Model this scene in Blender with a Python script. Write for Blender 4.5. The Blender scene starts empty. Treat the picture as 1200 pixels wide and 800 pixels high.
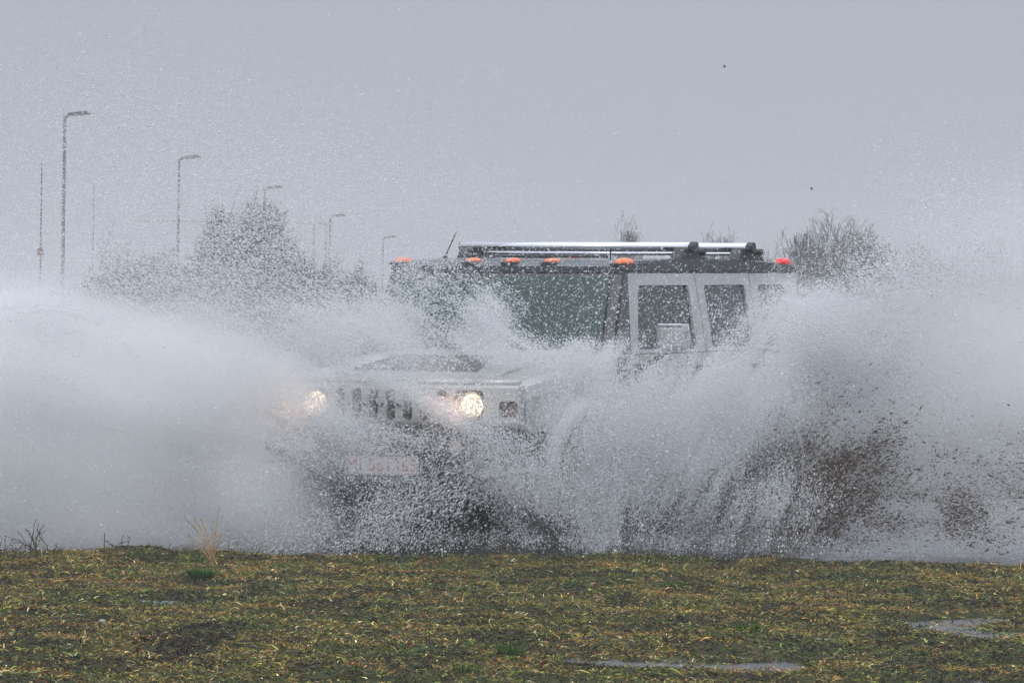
import bpy, bmesh, math, random
import numpy as np
from mathutils import Vector, Matrix

R = math.radians
SC = bpy.context.scene
COL = SC.collection
rng = np.random.default_rng(11)
random.seed(5)

# ------------------------------------------------------------------ camera
CAM_H, CAM_D, FPX, HOR = 1.3, 36.0, 6300.0, 422.0
cd = bpy.data.cameras.new('camera')
cam = bpy.data.objects.new('camera', cd)
COL.objects.link(cam)
cam.location = (0, -CAM_D, CAM_H)
pitch = math.atan((HOR - 400.0) / FPX)
cam.rotation_mode = 'XYZ'
mw = Matrix.Rotation(R(90) + pitch, 4, 'X') @ Matrix.Rotation(R(0.8), 4, 'Z')
cam.matrix_world = Matrix.Translation(cam.location) @ mw
cd.sensor_width = 36
cd.lens = FPX / 1200 * 36
cd.clip_start = 0.5
cd.clip_end = 6000
SC.camera = cam

# ------------------------------------------------------------------ world, sun, exposure
SUN_EL, SUN_AZ = R(48), R(215)
w = bpy.data.worlds.new('World')
SC.world = w
w.use_nodes = True
nt = w.node_tree
nt.nodes.clear()
o_ = nt.nodes.new('ShaderNodeOutputWorld')
bg = nt.nodes.new('ShaderNodeBackground')
sky = nt.nodes.new('ShaderNodeTexSky')
sky.sky_type = 'NISHITA'
sky.sun_disc = False
sky.sun_elevation = SUN_EL
sky.sun_rotation = SUN_AZ
sky.air_density = 1.0
sky.dust_density = 4.0
# overcast layer: a grey cloud deck, a little brighter overhead than at the horizon
tc = nt.nodes.new('ShaderNodeTexCoord')
sp = nt.nodes.new('ShaderNodeSeparateXYZ')
nt.links.new(tc.outputs['Generated'], sp.inputs[0])
cr = nt.nodes.new('ShaderNodeValToRGB')
cr.color_ramp.elements[0].position = 0.0
cr.color_ramp.elements[0].color = (.365, .40, .468, 1)
cr.color_ramp.elements[1].position = 1.0
cr.color_ramp.elements[1].color = (1.38, 1.48, 1.66, 1)
e = cr.color_ramp.elements.new(0.08); e.color = (.41, .445, .528, 1)
e = cr.color_ramp.elements.new(0.25); e.color = (.74, .80, .91, 1)
e = cr.color_ramp.elements.new(0.5); e.color = (1.10, 1.19, 1.34, 1)
nt.links.new(sp.outputs['Z'], cr.inputs[0])
sc_ = nt.nodes.new('ShaderNodeVectorMath'); sc_.operation = 'SCALE'
sc_.inputs['Scale'].default_value = 10.0
nt.links.new(cr.outputs[0], sc_.inputs[0])
hs = nt.nodes.new('ShaderNodeHueSaturation')
hs.inputs['Saturation'].default_value = 0.35
nt.links.new(sky.outputs[0], hs.inputs['Color'])
mx = nt.nodes.new('ShaderNodeMix'); mx.data_type = 'RGBA'
mx.inputs['Factor'].default_value = 0.96
nt.links.new(hs.outputs[0], mx.inputs['A'])
nt.links.new(sc_.outputs[0], mx.inputs['B'])
nt.links.new(mx.outputs['Result'], bg.inputs['Color'])
bg.inputs['Strength'].default_value = 0.1
nt.links.new(bg.outputs[0], o_.inputs['Surface'])

sl = bpy.data.lights.new('sun', 'SUN')
sl.energy = 1.3
sl.angle = R(30)
sl.color = (1.0, .98, .95)
sun = bpy.data.objects.new('sun', sl)
COL.objects.link(sun)
az = SUN_AZ
sdir = Vector((math.sin(az) * math.cos(SUN_EL), math.cos(az) * math.cos(SUN_EL), math.sin(SUN_EL)))
sun.rotation_euler = sdir.to_track_quat('Z', 'Y').to_euler()

vs = SC.view_settings
SC.display_settings.display_device = 'sRGB'
vs.view_transform = 'Standard'
vs.look = 'None'
vs.exposure = 0.0
vs.gamma = 1.0
vs.use_curve_mapping = False
cy = SC.cycles
cy.max_bounces = 8
cy.diffuse_bounces = 5
cy.glossy_bounces = 2
cy.transmission_bounces = 3
cy.volume_bounces = 6
cy.transparent_max_bounces = 6
cy.volume_step_rate = 2.0
cy.volume_max_steps = 256
cy.use_adaptive_sampling = True
cy.adaptive_threshold = 0.02
cy.use_denoising = True
try:
    cy.denoiser = 'OPENIMAGEDENOISE'
    cy.denoising_input_passes = 'RGB_ALBEDO_NORMAL'
except Exception:
    pass
cy.caustics_reflective = False
cy.caustics_refractive = False


def at(px, py, Y):
    """Where a point seen in the photograph (1200 x 800) stands at distance Y beyond the car's nose."""
    a = R(0.8)
    dx, dy = px - 600.0, py - 400.0
    x = dx * math.cos(a) + dy * math.sin(a)
    y = -dx * math.sin(a) + dy * math.cos(a)
    k = (CAM_D + Y) / FPX
    return Vector((x * k, Y, CAM_H + (HOR - 400.0 - y) * k))


# ------------------------------------------------------------------ materials
def mat(name, color, rough=0.5, metal=0.0, bump=0.0, bscale=40.0, vary=0.0, vscale=5.0, spec=0.5, coat=0.0,
        emit=None, estr=0.0):
    m = bpy.data.materials.new(name)
    m.use_nodes = True
    n = m.node_tree
    b = n.nodes['Principled BSDF']
    b.inputs['Base Color'].default_value = (*color, 1)
    b.inputs['Roughness'].default_value = rough
    b.inputs['Metallic'].default_value = metal
    b.inputs['Specular IOR Level'].default_value = spec
    b.inputs['Coat Weight'].default_value = coat
    if emit:
        b.inputs['Emission Color'].default_value = (*emit, 1)
        b.inputs['Emission Strength'].default_value = estr
    g = n.nodes.new('ShaderNodeTexCoord')
    if vary:
        t = n.nodes.new('ShaderNodeTexNoise')
        t.inputs['Scale'].default_value = vscale
        t.inputs['Detail'].default_value = 5
        n.links.new(g.outputs['Object'], t.inputs['Vector'])
        r = n.nodes.new('ShaderNodeValToRGB')
        r.color_ramp.elements[0].position = .3
        r.color_ramp.elements[1].position = .7
        r.color_ramp.elements[0].color = (*[c * (1 - vary) for c in color], 1)
        r.color_ramp.elements[1].color = (*[min(1, c * (1 + vary)) for c in color], 1)
        n.links.new(t.outputs['Fac'], r.inputs[0])
        n.links.new(r.outputs[0], b.inputs['Base Color'])
    if bump:
        t2 = n.nodes.new('ShaderNodeTexNoise')
        t2.inputs['Scale'].default_value = bscale
        n.links.new(g.outputs['Object'], t2.inputs['Vector'])
        bp = n.nodes.new('ShaderNodeBump')
        bp.inputs['Strength'].default_value = bump
        bp.inputs['Distance'].default_value = 0.01
        n.links.new(t2.outputs['Fac'], bp.inputs['Height'])
        n.links.new(bp.outputs[0], b.inputs['Normal'])
    return m


def attr_mat(name, attr='tint', rough=0.9, transl=0.0):
    m = bpy.data.materials.new(name)
    m.use_nodes = True
    n = m.node_tree
    b = n.nodes['Principled BSDF']
    a = n.nodes.new('ShaderNodeAttribute')
    a.attribute_name = attr
    n.links.new(a.outputs['Color'], b.inputs['Base Color'])
    b.inputs['Roughness'].default_value = rough
    b.inputs['Specular IOR Level'].default_value = 0.12
    return m


M = dict(
    paint=mat('silver_paint', (.48, .475, .468), .32, .25, vary=.06, vscale=3, coat=.3),
    black=mat('black_plastic', (.022, .024, .027), .5, vary=.3, vscale=8, bump=.1),
    roofblack=mat('black_roof_paint', (.028, .034, .040), .35, vary=.15, vscale=4),
    chrome=mat('chrome', (.86, .87, .9), .12, 1.0, vary=.03),
    glass=mat('tinted_glass', (.018, .040, .037), .06, 0, spec=.6, vary=.25, vscale=2.5),
    sideglass=mat('dark_side_glass', (.045, .05, .055), .08, 0, spec=.6, vary=.2, vscale=2),
    rubber=mat('wet_tyre_rubber', (.018, .018, .018), .6, bump=.2, bscale=30),
    rim=mat('alloy_rim', (.5, .5, .52), .3, .9, vary=.1),
    under=mat('dark_underbody', (.02, .02, .02), .8, vary=.3),
    amber=mat('amber_lens', (.85, .16, .02), .2, emit=(1, .22, .03), estr=.1),
    red=mat('red_lens', (.7, .01, .015), .2, emit=(1, .02, .03), estr=.25),
    lens=mat('headlight_lens', (.9, .85, .8), .1, emit=(1, .80, .58), estr=2.6),
    reflector=mat('headlight_reflector', (.7, .7, .7), .2, .9),
    fogl=mat('fog_lens', (.40, .38, .36), .1, emit=(1, .8, .62), estr=.10),
    plate=mat('plate_white', (.75, .75, .75), .4, vary=.03),
    platered=mat('plate_red', (.42, .02, .03), .5),
    mirror=mat('mirror_glass', (.8, .8, .82), .03, 1.0),
    signal=mat('signal_lens', (.22, .16, .14), .2),
    mirrorshell=mat('mirror_shell', (.36, .36, .37), .35, .2, vary=.05, coat=.3),
    galv=mat('galvanised_steel', (.16, .17, .18), .6, .3, vary=.15),
    lampgrey=mat('lamp_housing', (.10, .105, .11), .6, vary=.15),
    bark=mat('twig_bark', (.075, .062, .052), .9, vary=.25, vscale=3),
    pale=mat('pale_painted_steel', (.40, .36, .28), .7, vary=.1),
    darkred=mat('dark_red_paint', (.12, .02, .02), .6),
    straw=mat('dry_straw', (.42, .27, .13), .8, vary=.3, vscale=20),
    deadstem=mat('dead_stem', (.07, .05, .03), .9, vary=.3, vscale=20),
    stone=mat('pale_stone', (.26, .27, .27), .8, vary=.3, vscale=40, bump=.3),
)


# ------------------------------------------------------------------ helpers
def link(name, me, m=None, parent=None):
    o = bpy.data.objects.new(name, me)
    if m is not None:
        me.materials.append(m)
    COL.objects.link(o)
    if parent is not None:
        o.parent = parent
    return o


def obj(name, bm, m, parent=None, smooth=False, label=None):
    me = bpy.data.meshes.new(name)
    bmesh.ops.recalc_face_normals(bm, faces=bm.faces)
    bm.to_mesh(me)
    bm.free()
    if smooth:
        for p in me.polygons:
            p.use_smooth = True
    o = link(name, me, m, parent)
    if label:
        o['label'] = label
    return o


def empty(name, loc, rz=0.0, parent=None):
    o = bpy.data.objects.new(name, None)
    o.location = loc
    o.rotation_euler = (0, 0, rz)
    COL.objects.link(o)
    if parent:
        o.parent = parent
    return o


def tag(o, label=None, cat=None, group=None, kind=None):
    if label: o['label'] = label
    if cat: o['category'] = cat
    if group: o['group'] = group
    if kind: o['kind'] = kind
    return o


def np_mesh(name, V, F, m, parent=None, color=None):
    """V: n x 3, F: k x c (all faces the same size)."""
    me = bpy.data.meshes.new(name)
    k, c = F.shape
    me.vertices.add(len(V))
    me.vertices.foreach_set('co', V.astype(np.float32).ravel())
    me.loops.add(k * c)
    me.loops.foreach_set('vertex_index', F.astype(np.int32).ravel())
    me.polygons.add(k)
    me.polygons.foreach_set('loop_start', np.arange(0, k * c, c, dtype=np.int32))
    me.update(calc_edges=True)
    if color is not None:
        a = me.color_attributes.new('tint', 'FLOAT_COLOR', 'POINT')
        cc = np.ones((len(V), 4), np.float32)
        cc[:, :3] = color
        a.data.foreach_set('color', cc.ravel())
    return link(name, me, m, parent)


def box(bm, x0, x1, y0, y1, z0, z1, bev=0.0):
    r = bmesh.ops.create_cube(bm, size=1.0)
    vv = r['verts']
    for v in vv:
        v.co = Vector(((x0 + x1) / 2 + v.co.x * (x1 - x0), (y0 + y1) / 2 + v.co.y * (y1 - y0), (z0 + z1) / 2 + v.co.z * (z1 - z0)))
    if bev:
        es = list({e for v in vv for e in v.link_edges})
        bmesh.ops.bevel(bm, geom=es, offset=bev, segments=2, affect='EDGES', profile=.6)
    return bm


def cyl(bm, p0, p1, r0, r1=None, seg=20, caps=True):
    p0, p1 = Vector(p0), Vector(p1)
    d = p1 - p0
    mx_ = Matrix.Translation((p0 + p1) / 2) @ d.to_track_quat('Z', 'Y').to_matrix().to_4x4()
    bmesh.ops.create_cone(bm, cap_ends=caps, segments=seg, radius1=r0, radius2=r0 if r1 is None else r1, depth=d.length, matrix=mx_)
    return bm


def tube(bm, pts, r, seg=8):
    for a, b in zip(pts[:-1], pts[1:]):
        cyl(bm, a, b, r, seg=seg)
    return bm


def prism(bm, pts, ax, lo, hi):
    """extrude a polygon (two coordinates) along axis ax ('x','y','z')."""
    def P(a, b, t):
        return {'x': (t, a, b), 'y': (a, t, b), 'z': (a, b, t)}[ax]
    A = [bm.verts.new(P(a, b, lo)) for a, b in pts]
    B = [bm.verts.new(P(a, b, hi)) for a, b in pts]
    bm.faces.new(A)
    bm.faces.new(B[::-1])
    for i in range(len(pts)):
        j = (i + 1) % len(pts)
        bm.faces.new((A[i], B[i], B[j], A[j]))
    return bm


def rrect(cx, cz, w_, h_, r, n=4):
    out = []
    for (sx, sz, a0) in ((1, 1, 0), (-1, 1, 90), (-1, -1, 180), (1, -1, 270)):
        for i in range(n + 1):
            a = R(a0 + 90 * i / n)
            out.append((cx + sx * (w_ / 2 - r) + r * math.cos(a), cz + sz * (h_ / 2 - r) + r * math.sin(a)))
    return out


def carve(bm, cutter):
    """bm minus cutter, as a new bmesh."""
    def tmp(b):
        bmesh.ops.recalc_face_normals(b, faces=b.faces)
        me = bpy.data.meshes.new('tmp'); b.to_mesh(me); b.free()
        o = bpy.data.objects.new('tmp', me); COL.objects.link(o)
        return o
    a, c = tmp(bm), tmp(cutter)
    md = a.modifiers.new('b', 'BOOLEAN'); md.operation = 'DIFFERENCE'; md.object = c; md.solver = 'EXACT'
    dg = bpy.context.evaluated_depsgraph_get()
    me = bpy.data.meshes.new_from_object(a.evaluated_get(dg))
    out = bmesh.new(); out.from_mesh(me)
    for o in (a, c):
        m_ = o.data
        bpy.data.objects.remove(o); bpy.data.meshes.remove(m_)
    bpy.data.meshes.remove(me)
    return out


# numpy value noise on arbitrary points
_L = rng.random((64, 64, 64)).astype(np.float32)


def vnoise(P):
    i = np.floor(P).astype(np.int64)
    f = (P - i).astype(np.float32)
    f = f * f * (3 - 2 * f)
    i &= 63
    j = (i + 1) & 63
    x0, y0, z0 = i[..., 0], i[..., 1], i[..., 2]
    x1, y1, z1 = j[..., 0], j[..., 1], j[..., 2]
    fx, fy, fz = f[..., 0], f[..., 1], f[..., 2]
    a = _L[x0, y0, z0] * (1 - fx) + _L[x1, y0, z0] * fx
    b = _L[x0, y1, z0] * (1 - fx) + _L[x1, y1, z0] * fx
    c = _L[x0, y0, z1] * (1 - fx) + _L[x1, y0, z1] * fx
    d = _L[x0, y1, z1] * (1 - fx) + _L[x1, y1, z1] * fx
    return (a * (1 - fy) + b * fy) * (1 - fz) + (c * (1 - fy) + d * fy) * fz


def fbm(P, o=3):
    s, amp, tot = 0, 1.0, 0
    for k in range(o):
        s = s + amp * vnoise(P * (2.03 ** k) + 17.3 * k)
        tot += amp
        amp *= .5
    return s / tot


# ------------------------------------------------------------------ ground and water
WATER_Z = -0.03
POOLS = [  # px, py, half width m, half length m : shallow hollows in the grass
    (815, 765, .42, .50, 1.0), (880, 772, .25, .35, .8), (700, 765, .16, .3, .7), (1165, 722, .38, 1.0, 1.0), (1110, 724, .2, .6, .8),
    (1010, 795, .5, .35, 1.1), (1130, 790, .3, .35, .9), (560, 800, .5, .3, .9), (430, 798, .25, .2, .7), (1000, 745, .2, .3, .55),
    (1180, 770, .2, .4, .7),
]


def ground_at(py):
    return 1.3 * FPX / (py - HOR) - CAM_D


PW = []
for px, py, a, b, s in POOLS:
    Y = ground_at(py)
    PW.append((at(px, py, Y).x, Y, a * 1.1, b * 1.55, s * 1.05))


def terr(x, y):
    P = np.stack([x * 1.3, y * 0.7, x * 0 + 3.7], -1)
    P2 = np.stack([x * 6.1, y * 4.0, x * 0 + 9.1], -1)
    P3 = np.stack([x * 21., y * 14.0, x * 0 + 5.1], -1)
    n = (fbm(P, 3) - .5) * .07 + (vnoise(P2) - .5) * .03 + (vnoise(P3) - .5) * .02
    z = 0.006 + n
    for (cx, cy, a, b, s) in PW:
        q = ((x - cx) / a) ** 2 + ((y - cy) / b) ** 2
        z = z - (.052 + .11 * (fbm(np.stack([x * 8., y * 4.5, x * 0 + 31.], -1), 2) - .5)) * s * np.exp(-q * q)
    # bank, then the flooded hollow
    edge = -1.15 + .9 * (vnoise(np.stack([x * .9, x * 0, x * 0 + 1.5], -1)) - .5) + .5 * (vnoise(np.stack([x * 5, x * 0, x * 0], -1)) - .5)
    bank = np.exp(-((y - edge + .35) / .35) ** 2) * .03
    z = z + bank
    t = np.clip((y - edge) / .5, 0, 1)
    t2 = np.clip((y - 14 - 3 * np.sin(x * .05)) / 3, 0, 1)
    tx = np.clip((np.abs(x) - 24) / 6, 0, 1)
    dip = t * (1 - t2) * (1 - tx)
    z = z - dip * .16
    far = np.clip((y - 20) / 60, 0, 1)
    return z + far * .0 


def axis(lo, a, b, hi, fine):
    mid = np.arange(a, b + 1e-6, fine)
    out = [mid]
    g, p, s = [], b, fine
    while p < hi:
        s *= 1.25; p += s; g.append(min(p, hi))
    l, p, s = [], a, fine
    while p > lo:
        s *= 1.25; p -= s; l.append(max(p, lo))
    return np.concatenate([np.array(l[::-1]), mid, np.array(g)])


xs = axis(-2500, -4.6, 4.6, 2500, .045)
ys = axis(-60, -15.5, .3, 4500, .045)
XX, YY = np.meshgrid(xs, ys, indexing='ij')
ZZ = terr(XX, YY)
nx, ny = XX.shape
V = np.stack([XX.ravel(), YY.ravel(), ZZ.ravel()], -1)
ii, jj = np.meshgrid(np.arange(nx - 1), np.arange(ny - 1), indexing='ij')
b0 = (ii * ny + jj).ravel()
F = np.stack([b0, b0 + ny, b0 + ny + 1, b0 + 1], -1)
gm = bpy.data.materials.new('wet_grassland')
gm.use_nodes = True
n = gm.node_tree
b = n.nodes['Principled BSDF']
g = n.nodes.new('ShaderNodeNewGeometry')
t1 = n.nodes.new('ShaderNodeTexNoise'); t1.inputs['Scale'].default_value = 6; t1.inputs['Detail'].default_value = 8
t1.inputs['Roughness'].default_value = .7
n.links.new(g.outputs['Position'], t1.inputs['Vector'])
r = n.nodes.new('ShaderNodeValToRGB')
r.color_ramp.elements[0].position = .34; r.color_ramp.elements[0].color = (.016, .014, .007, 1)
r.color_ramp.elements[1].position = .66; r.color_ramp.elements[1].color = (.075, .06, .022, 1)
e = r.color_ramp.elements.new(.5); e.color = (.038, .042, .012, 1)
n.links.new(t1.outputs['Fac'], r.inputs[0])
n.links.new(r.outputs[0], b.inputs['Base Color'])
b.inputs['Roughness'].default_value = .85
b.inputs['Specular IOR Level'].default_value = .2
t2 = n.nodes.new('ShaderNodeTexNoise'); t2.inputs['Scale'].default_value = 60; t2.inputs['Detail'].default_value = 4
n.links.new(g.outputs['Position'], t2.inputs['Vector'])
bp = n.nodes.new('ShaderNodeBump'); bp.inputs['Distance'].default_value = .02
n.links.new(t2.outputs['Fac'], bp.inputs['Height'])
n.links.new(bp.outputs[0], b.inputs['Normal'])
go = np_mesh('ground', V, F, gm)
for p in go.data.polygons: p.use_smooth = True
tag(go, kind='structure')

wm = bpy.data.materials.new('puddle_water')
wm.use_nodes = True
n = wm.node_tree
b = n.nodes['Principled BSDF']
b.inputs['Base Color'].default_value = (.035, .032, .026, 1)
b.inputs['Roughness'].default_value = .18
b.inputs['IOR'].default_value = 1.33
g = n.nodes.new('ShaderNodeNewGeometry')
t2 = n.nodes.new('ShaderNodeTexNoise'); t2.inputs['Scale'].default_value = 14; t2.inputs['Detail'].default_value = 5
n.links.new(g.outputs['Position'], t2.inputs['Vector'])
bp = n.nodes.new('ShaderNodeBump'); bp.inputs['Distance'].default_value = .05; bp.inputs['Strength'].default_value = .8
n.links.new(t2.outputs['Fac'], bp.inputs['Height'])
n.links.new(bp.outputs[0], b.inputs['Normal'])
wx = axis(-33, -4.6, 4.6, 33, .05)
wy = axis(-24, -1.4, 6.0, 19, .05)
WX, WY = np.meshgrid(wx, wy, indexing='ij')
_f = np.array([-.783, 0.0]); _h = np.array([math.cos(R(-116)), math.sin(R(-116))]); _l = np.array([-_h[1], _h[0]])
_c = _f - _h * 2.3
lx_ = (WX - _c[0]) * _h[0] + (WY - _c[1]) * _h[1]
ly_ = (WX - _c[0]) * _l[0] + (WY - _c[1]) * _l[1]
ex = np.maximum(np.abs(lx_) - 2.5, 0); ey = np.maximum(np.abs(ly_) - 1.05, 0)
near = np.exp(-(ex ** 2 + ey ** 2) / .45 ** 2)
chop = fbm(np.stack([WX * 2.6, WY * 2.2, WX * 0 + 2.2], -1), 4)
fine_ = vnoise(np.stack([WX * 9, WY * 7, WX * 0 + 4.4], -1))
shore = np.clip((WY + 1.3) / .8, 0, 1) * np.clip((5.9 - WY) / 1.0, 0, 1) * np.clip((4.5 - np.abs(WX)) / 1.0, 0, 1)
WZ = WATER_Z + shore * (near * (.06 + .30 * np.clip(chop - .25, 0, 1)) + .03 * (chop - .5) + .02 * (fine_ - .5))
Vw = np.stack([WX.ravel(), WY.ravel(), WZ.ravel()], -1)
ii, jj = np.meshgrid(np.arange(WX.shape[0] - 1), np.arange(WX.shape[1] - 1), indexing='ij')
b0 = (ii * WX.shape[1] + jj).ravel()
Fw = np.stack([b0, b0 + WX.shape[1], b0 + WX.shape[1] + 1, b0 + 1], -1)
wo = np_mesh('water', Vw, Fw, wm)
for p in wo.data.polygons: p.use_smooth = True
tag(wo, kind='structure')


# ------------------------------------------------------------------ the off-road vehicle
CAR_YAW = R(-116)
HX = Vector((math.cos(CAR_YAW), math.sin(CAR_YAW), 0))
LX = Vector((-math.sin(CAR_YAW), math.cos(CAR_YAW), 0))
FRONT = Vector((-.783, 0, 0))
car = empty('off_road_vehicle', FRONT - HX * 2.4 + Vector((0, 0, -.03)))
car.rotation_euler = (0, R(1.2), CAR_YAW)
tag(car, 'silver off-road vehicle with black roof driving through a puddle in a burst of spray', 'car')


def T(t):  # distance back from the nose -> local x
    return 2.4 - t


def side_y(z):
    return .995 if z <= 1.401 else .955 - (z - 1.40) * .11


# --- body tub
def station(t, wt, zt, zb, wm_, crown=.01):
    P = [(.0, zb), (wm_ - .12, zb), (wm_ - .02, zb + .06), (wm_, .95), (wt + .01, zt - .10), (wt - .02, zt - .03), (wt - .09, zt), (0, zt + crown)]
    full = [(y, z) for y, z in P] + [(-y, z) for y, z in P[-2:0:-1]]
    return [(T(t), y, z) for y, z in full]


bm = bmesh.new()
ST = [(.075, .945, 1.205, .62, .965), (.12, .965, 1.235, .58, .985), (.5, .965, 1.275, .55, .99), (1.0, .965, 1.34, .55, .99), (1.46, .965, 1.40, .5, .99),
      (1.6, .965, 1.40, .5, .985), (3.0, .965, 1.40, .5, .985), (4.70, .955, 1.40, .55, .98), (4.8, .92, 1.38, .6, .94)]
rings = []
for s in ST:
    rings.append([bm.verts.new(p) for p in station(*s)])
for a, c in zip(rings[:-1], rings[1:]):
    k = len(a)
    for i in range(k):
        bm.faces.new((a[i], a[(i + 1) % k], c[(i + 1) % k], c[i]))
bm.faces.new(rings[0]); bm.faces.new(rings[-1][::-1])
cut = bmesh.new()
for t in (.93, 4.05):
    for s in (-1, 1):
        cyl(cut, (T(t), s * .58, .46), (T(t), s * 1.3, .46), .55, seg=40)
bm = carve(bm, cut)
obj('body', bm, M['paint'], car)

# hood bulge with the louvred black vent
bm = bmesh.new()
prof = [(.30, 1.25), (.45, 1.285), (.95, 1.385), (1.44, 1.425), (1.44, 1.30), (.30, 1.20)]
V0 = [bm.verts.new((T(t), -.60 - .03 * (t > .4), z)) for t, z in prof]
V1 = [bm.verts.new((T(t), .60 + .03 * (t > .4), z)) for t, z in prof]
bm.faces.new(V0); bm.faces.new(V1[::-1])
for i in range(len(prof)):
    j = (i + 1) % len(prof)
    bm.faces.new((V0[i], V1[i], V1[j], V0[j]))
bmesh.ops.bevel(bm, geom=[e for e in bm.edges], offset=.012, segments=2, affect='EDGES')
hood = obj('hood', bm, M['paint'], car)
bm = bmesh.new()
q = [(.465, .50), (.93, .37)]
def hz(t): return 1.285 + (t - .45) / .5 * .10
pts = [(.465, -.56), (.465, .40), (.93, .30), (.93, -.44)]
A = [bm.verts.new((T(t), y, hz(t) + .006)) for t, y in pts]
B = [bm.verts.new((T(t), y, hz(t) - .02)) for t, y in pts]
bm.faces.new(A); bm.faces.new(B[::-1])
for i in range(4):
    bm.faces.new((A[i], B[i], B[(i + 1) % 4], A[(i + 1) % 4]))
vent = obj('hood_vent', bm, M['black'], hood)
bm = bmesh.new()
for k in range(7):
    t = .49 + k * .065
    hw = .50 - (t - .465) / .465 * .13 - .02
    box(bm, T(t) - .012, T(t) + .012, -hw - .065, hw - .085, hz(t) + .004, hz(t) + .022, .004)
obj('louvre', bm, M['black'], hood)
# rounded strip in body paint along the hood's front edge
bm = bmesh.new()
pp = [(.02, -.93), (-.01, -.6), (-.02, 0), (-.01, .6), (.02, .93)]
for (t0, y0), (t1, y1) in zip(pp[:-1], pp[1:]):
    cyl(bm, (T(t0 + .02), y0, 1.228), (T(t1 + .02), y1, 1.228), .022, seg=12)
obj('hood_edge', bm, M['paint'], hood, smooth=True)

# --- front face: silver surround with seven slots and lamp recesses
bm = bmesh.new()
box(bm, T(.07), T(-.03), -.955, .955, .945, 1.215, .02)
cut = bmesh.new()
for k in range(7):
    y = (k - 3) * .127
    prism(cut, rrect(y, 1.075, .068, .21, .030), 'x', T(.2), T(-.2))
for s in (-1, 1):
    prism(cut, rrect(s * .585, 1.075, .215, .205, .035), 'x', T(.2), T(-.2))
    prism(cut, rrect(s * .875, 1.055, .135, .105, .022), 'x', T(.2), T(-.2))
bm = carve(bm, cut)
gs = obj('grille_surround', bm, M['paint'], car)
bm = bmesh.new()
box(bm, T(.0725), T(.0715), -.94, .94, .96, 1.20)
obj('grille', bm, M['black'], car)
for k in range(6):   # the little dark links between the slots
    bm = bmesh.new()
    y = (k - 2.5) * .127
    box(bm, T(-.036), T(-.029), -.018 + y, .018 + y, 1.065, 1.083, .002)
    obj('grille_clip', bm, M['black'], gs)

# headlight glass: a hot core and bright flutes in a clear, greyer lens
lm = M['lens'].node_tree
tc_ = lm.nodes.new('ShaderNodeTexCoord')
mp_ = lm.nodes.new('ShaderNodeMapping'); mp_.inputs['Scale'].default_value = (1, 95, 38)
nz_ = lm.nodes.new('ShaderNodeTexNoise'); nz_.inputs['Scale'].default_value = 1.0; nz_.inputs['Detail'].default_value = 1
lm.links.new(tc_.outputs['Object'], mp_.inputs[0]); lm.links.new(mp_.outputs[0], nz_.inputs['Vector'])
rp_ = lm.nodes.new('ShaderNodeValToRGB')
rp_.color_ramp.elements[0].position = .46; rp_.color_ramp.elements[0].color = (.10, .10, .10, 1)
rp_.color_ramp.elements[1].position = .60; rp_.color_ramp.elements[1].color = (1, 1, 1, 1)
lm.links.new(nz_.outputs['Fac'], rp_.inputs[0])
mu_ = lm.nodes.new('ShaderNodeMath'); mu_.operation = 'MULTIPLY'; mu_.inputs[1].default_value = 4.5
lm.links.new(rp_.outputs[0], mu_.inputs[0])
lm.links.new(mu_.outputs[0], lm.nodes['Principled BSDF'].inputs['Emission Strength'])
lm.nodes['Principled BSDF'].inputs['Emission Color'].default_value = (1, .70, .42, 1)
lm.nodes['Principled BSDF'].inputs['Base Color'].default_value = (.45, .45, .45, 1)

for s in (-1, 1):
    bm = bmesh.new()
    cyl(bm, (T(.065), s * .585, 1.075), (T(.0), s * .585, 1.075), .070, .093, 32, caps=False)
    cyl(bm, (T(.066), s * .585, 1.075), (T(.060), s * .585, 1.075), .075, seg=32)
    hl = obj('headlight', bm, M['reflector'], car, smooth=True)
    bm = bmesh.new()
    bmesh.ops.create_uvsphere(bm, u_segments=32, v_segments=16, radius=.078, matrix=Matrix.Translation((T(.012), s * .585, 1.075)) @ Matrix.Diagonal((.28, 1, 1, 1)))
    obj('lens', bm, M['lens'], hl, smooth=True)
    ld = bpy.data.lights.new('headlight_beam', 'SPOT')
    ld.energy = 14; ld.color = (1, .58, .36); ld.spot_size = R(75); ld.spot_blend = 1; ld.shadow_soft_size = .07
    lo = bpy.data.objects.new('headlight_beam', ld)
    COL.objects.link(lo); lo.parent = hl
    lo.location = (T(-.06), s * .585, 1.075)
    lo.rotation_euler = (0, R(-88), 0)
    # side marker in its recess
    bm = bmesh.new()
    prism(bm, rrect(s * .875, 1.055, .115, .085, .02), 'x', T(.06), T(.012))
    obj('turn_signal', bm, M['signal'], car)
    # low fog lamp in the bumper
    bm = bmesh.new()
    cyl(bm, (T(-.10), s * .55, .80), (T(-.155), s * .55, .80), .066, .070, 28)
    fl = obj('fog_lamp', bm, M['black'], car, smooth=False)
    bm = bmesh.new()
    bmesh.ops.create_uvsphere(bm, u_segments=24, v_segments=12, radius=.048, matrix=Matrix.Translation((T(-.155), s * .55, .80)) @ Matrix.Diagonal((.3, 1, 1, 1)))
    obj('lens', bm, M['fogl'], fl, smooth=True)
    # tow hook
    bm = bmesh.new()
    pts = [Vector((T(-.13), s * .36, .52)), Vector((T(-.2), s * .36, .52)), Vector((T(-.24), s * .36, .55)), Vector((T(-.2), s * .36, .59)), Vector((T(-.13), s * .36, .59))]
    tube(bm, pts, .014)
    obj('tow_hook', bm, M['galv'], car)

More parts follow.
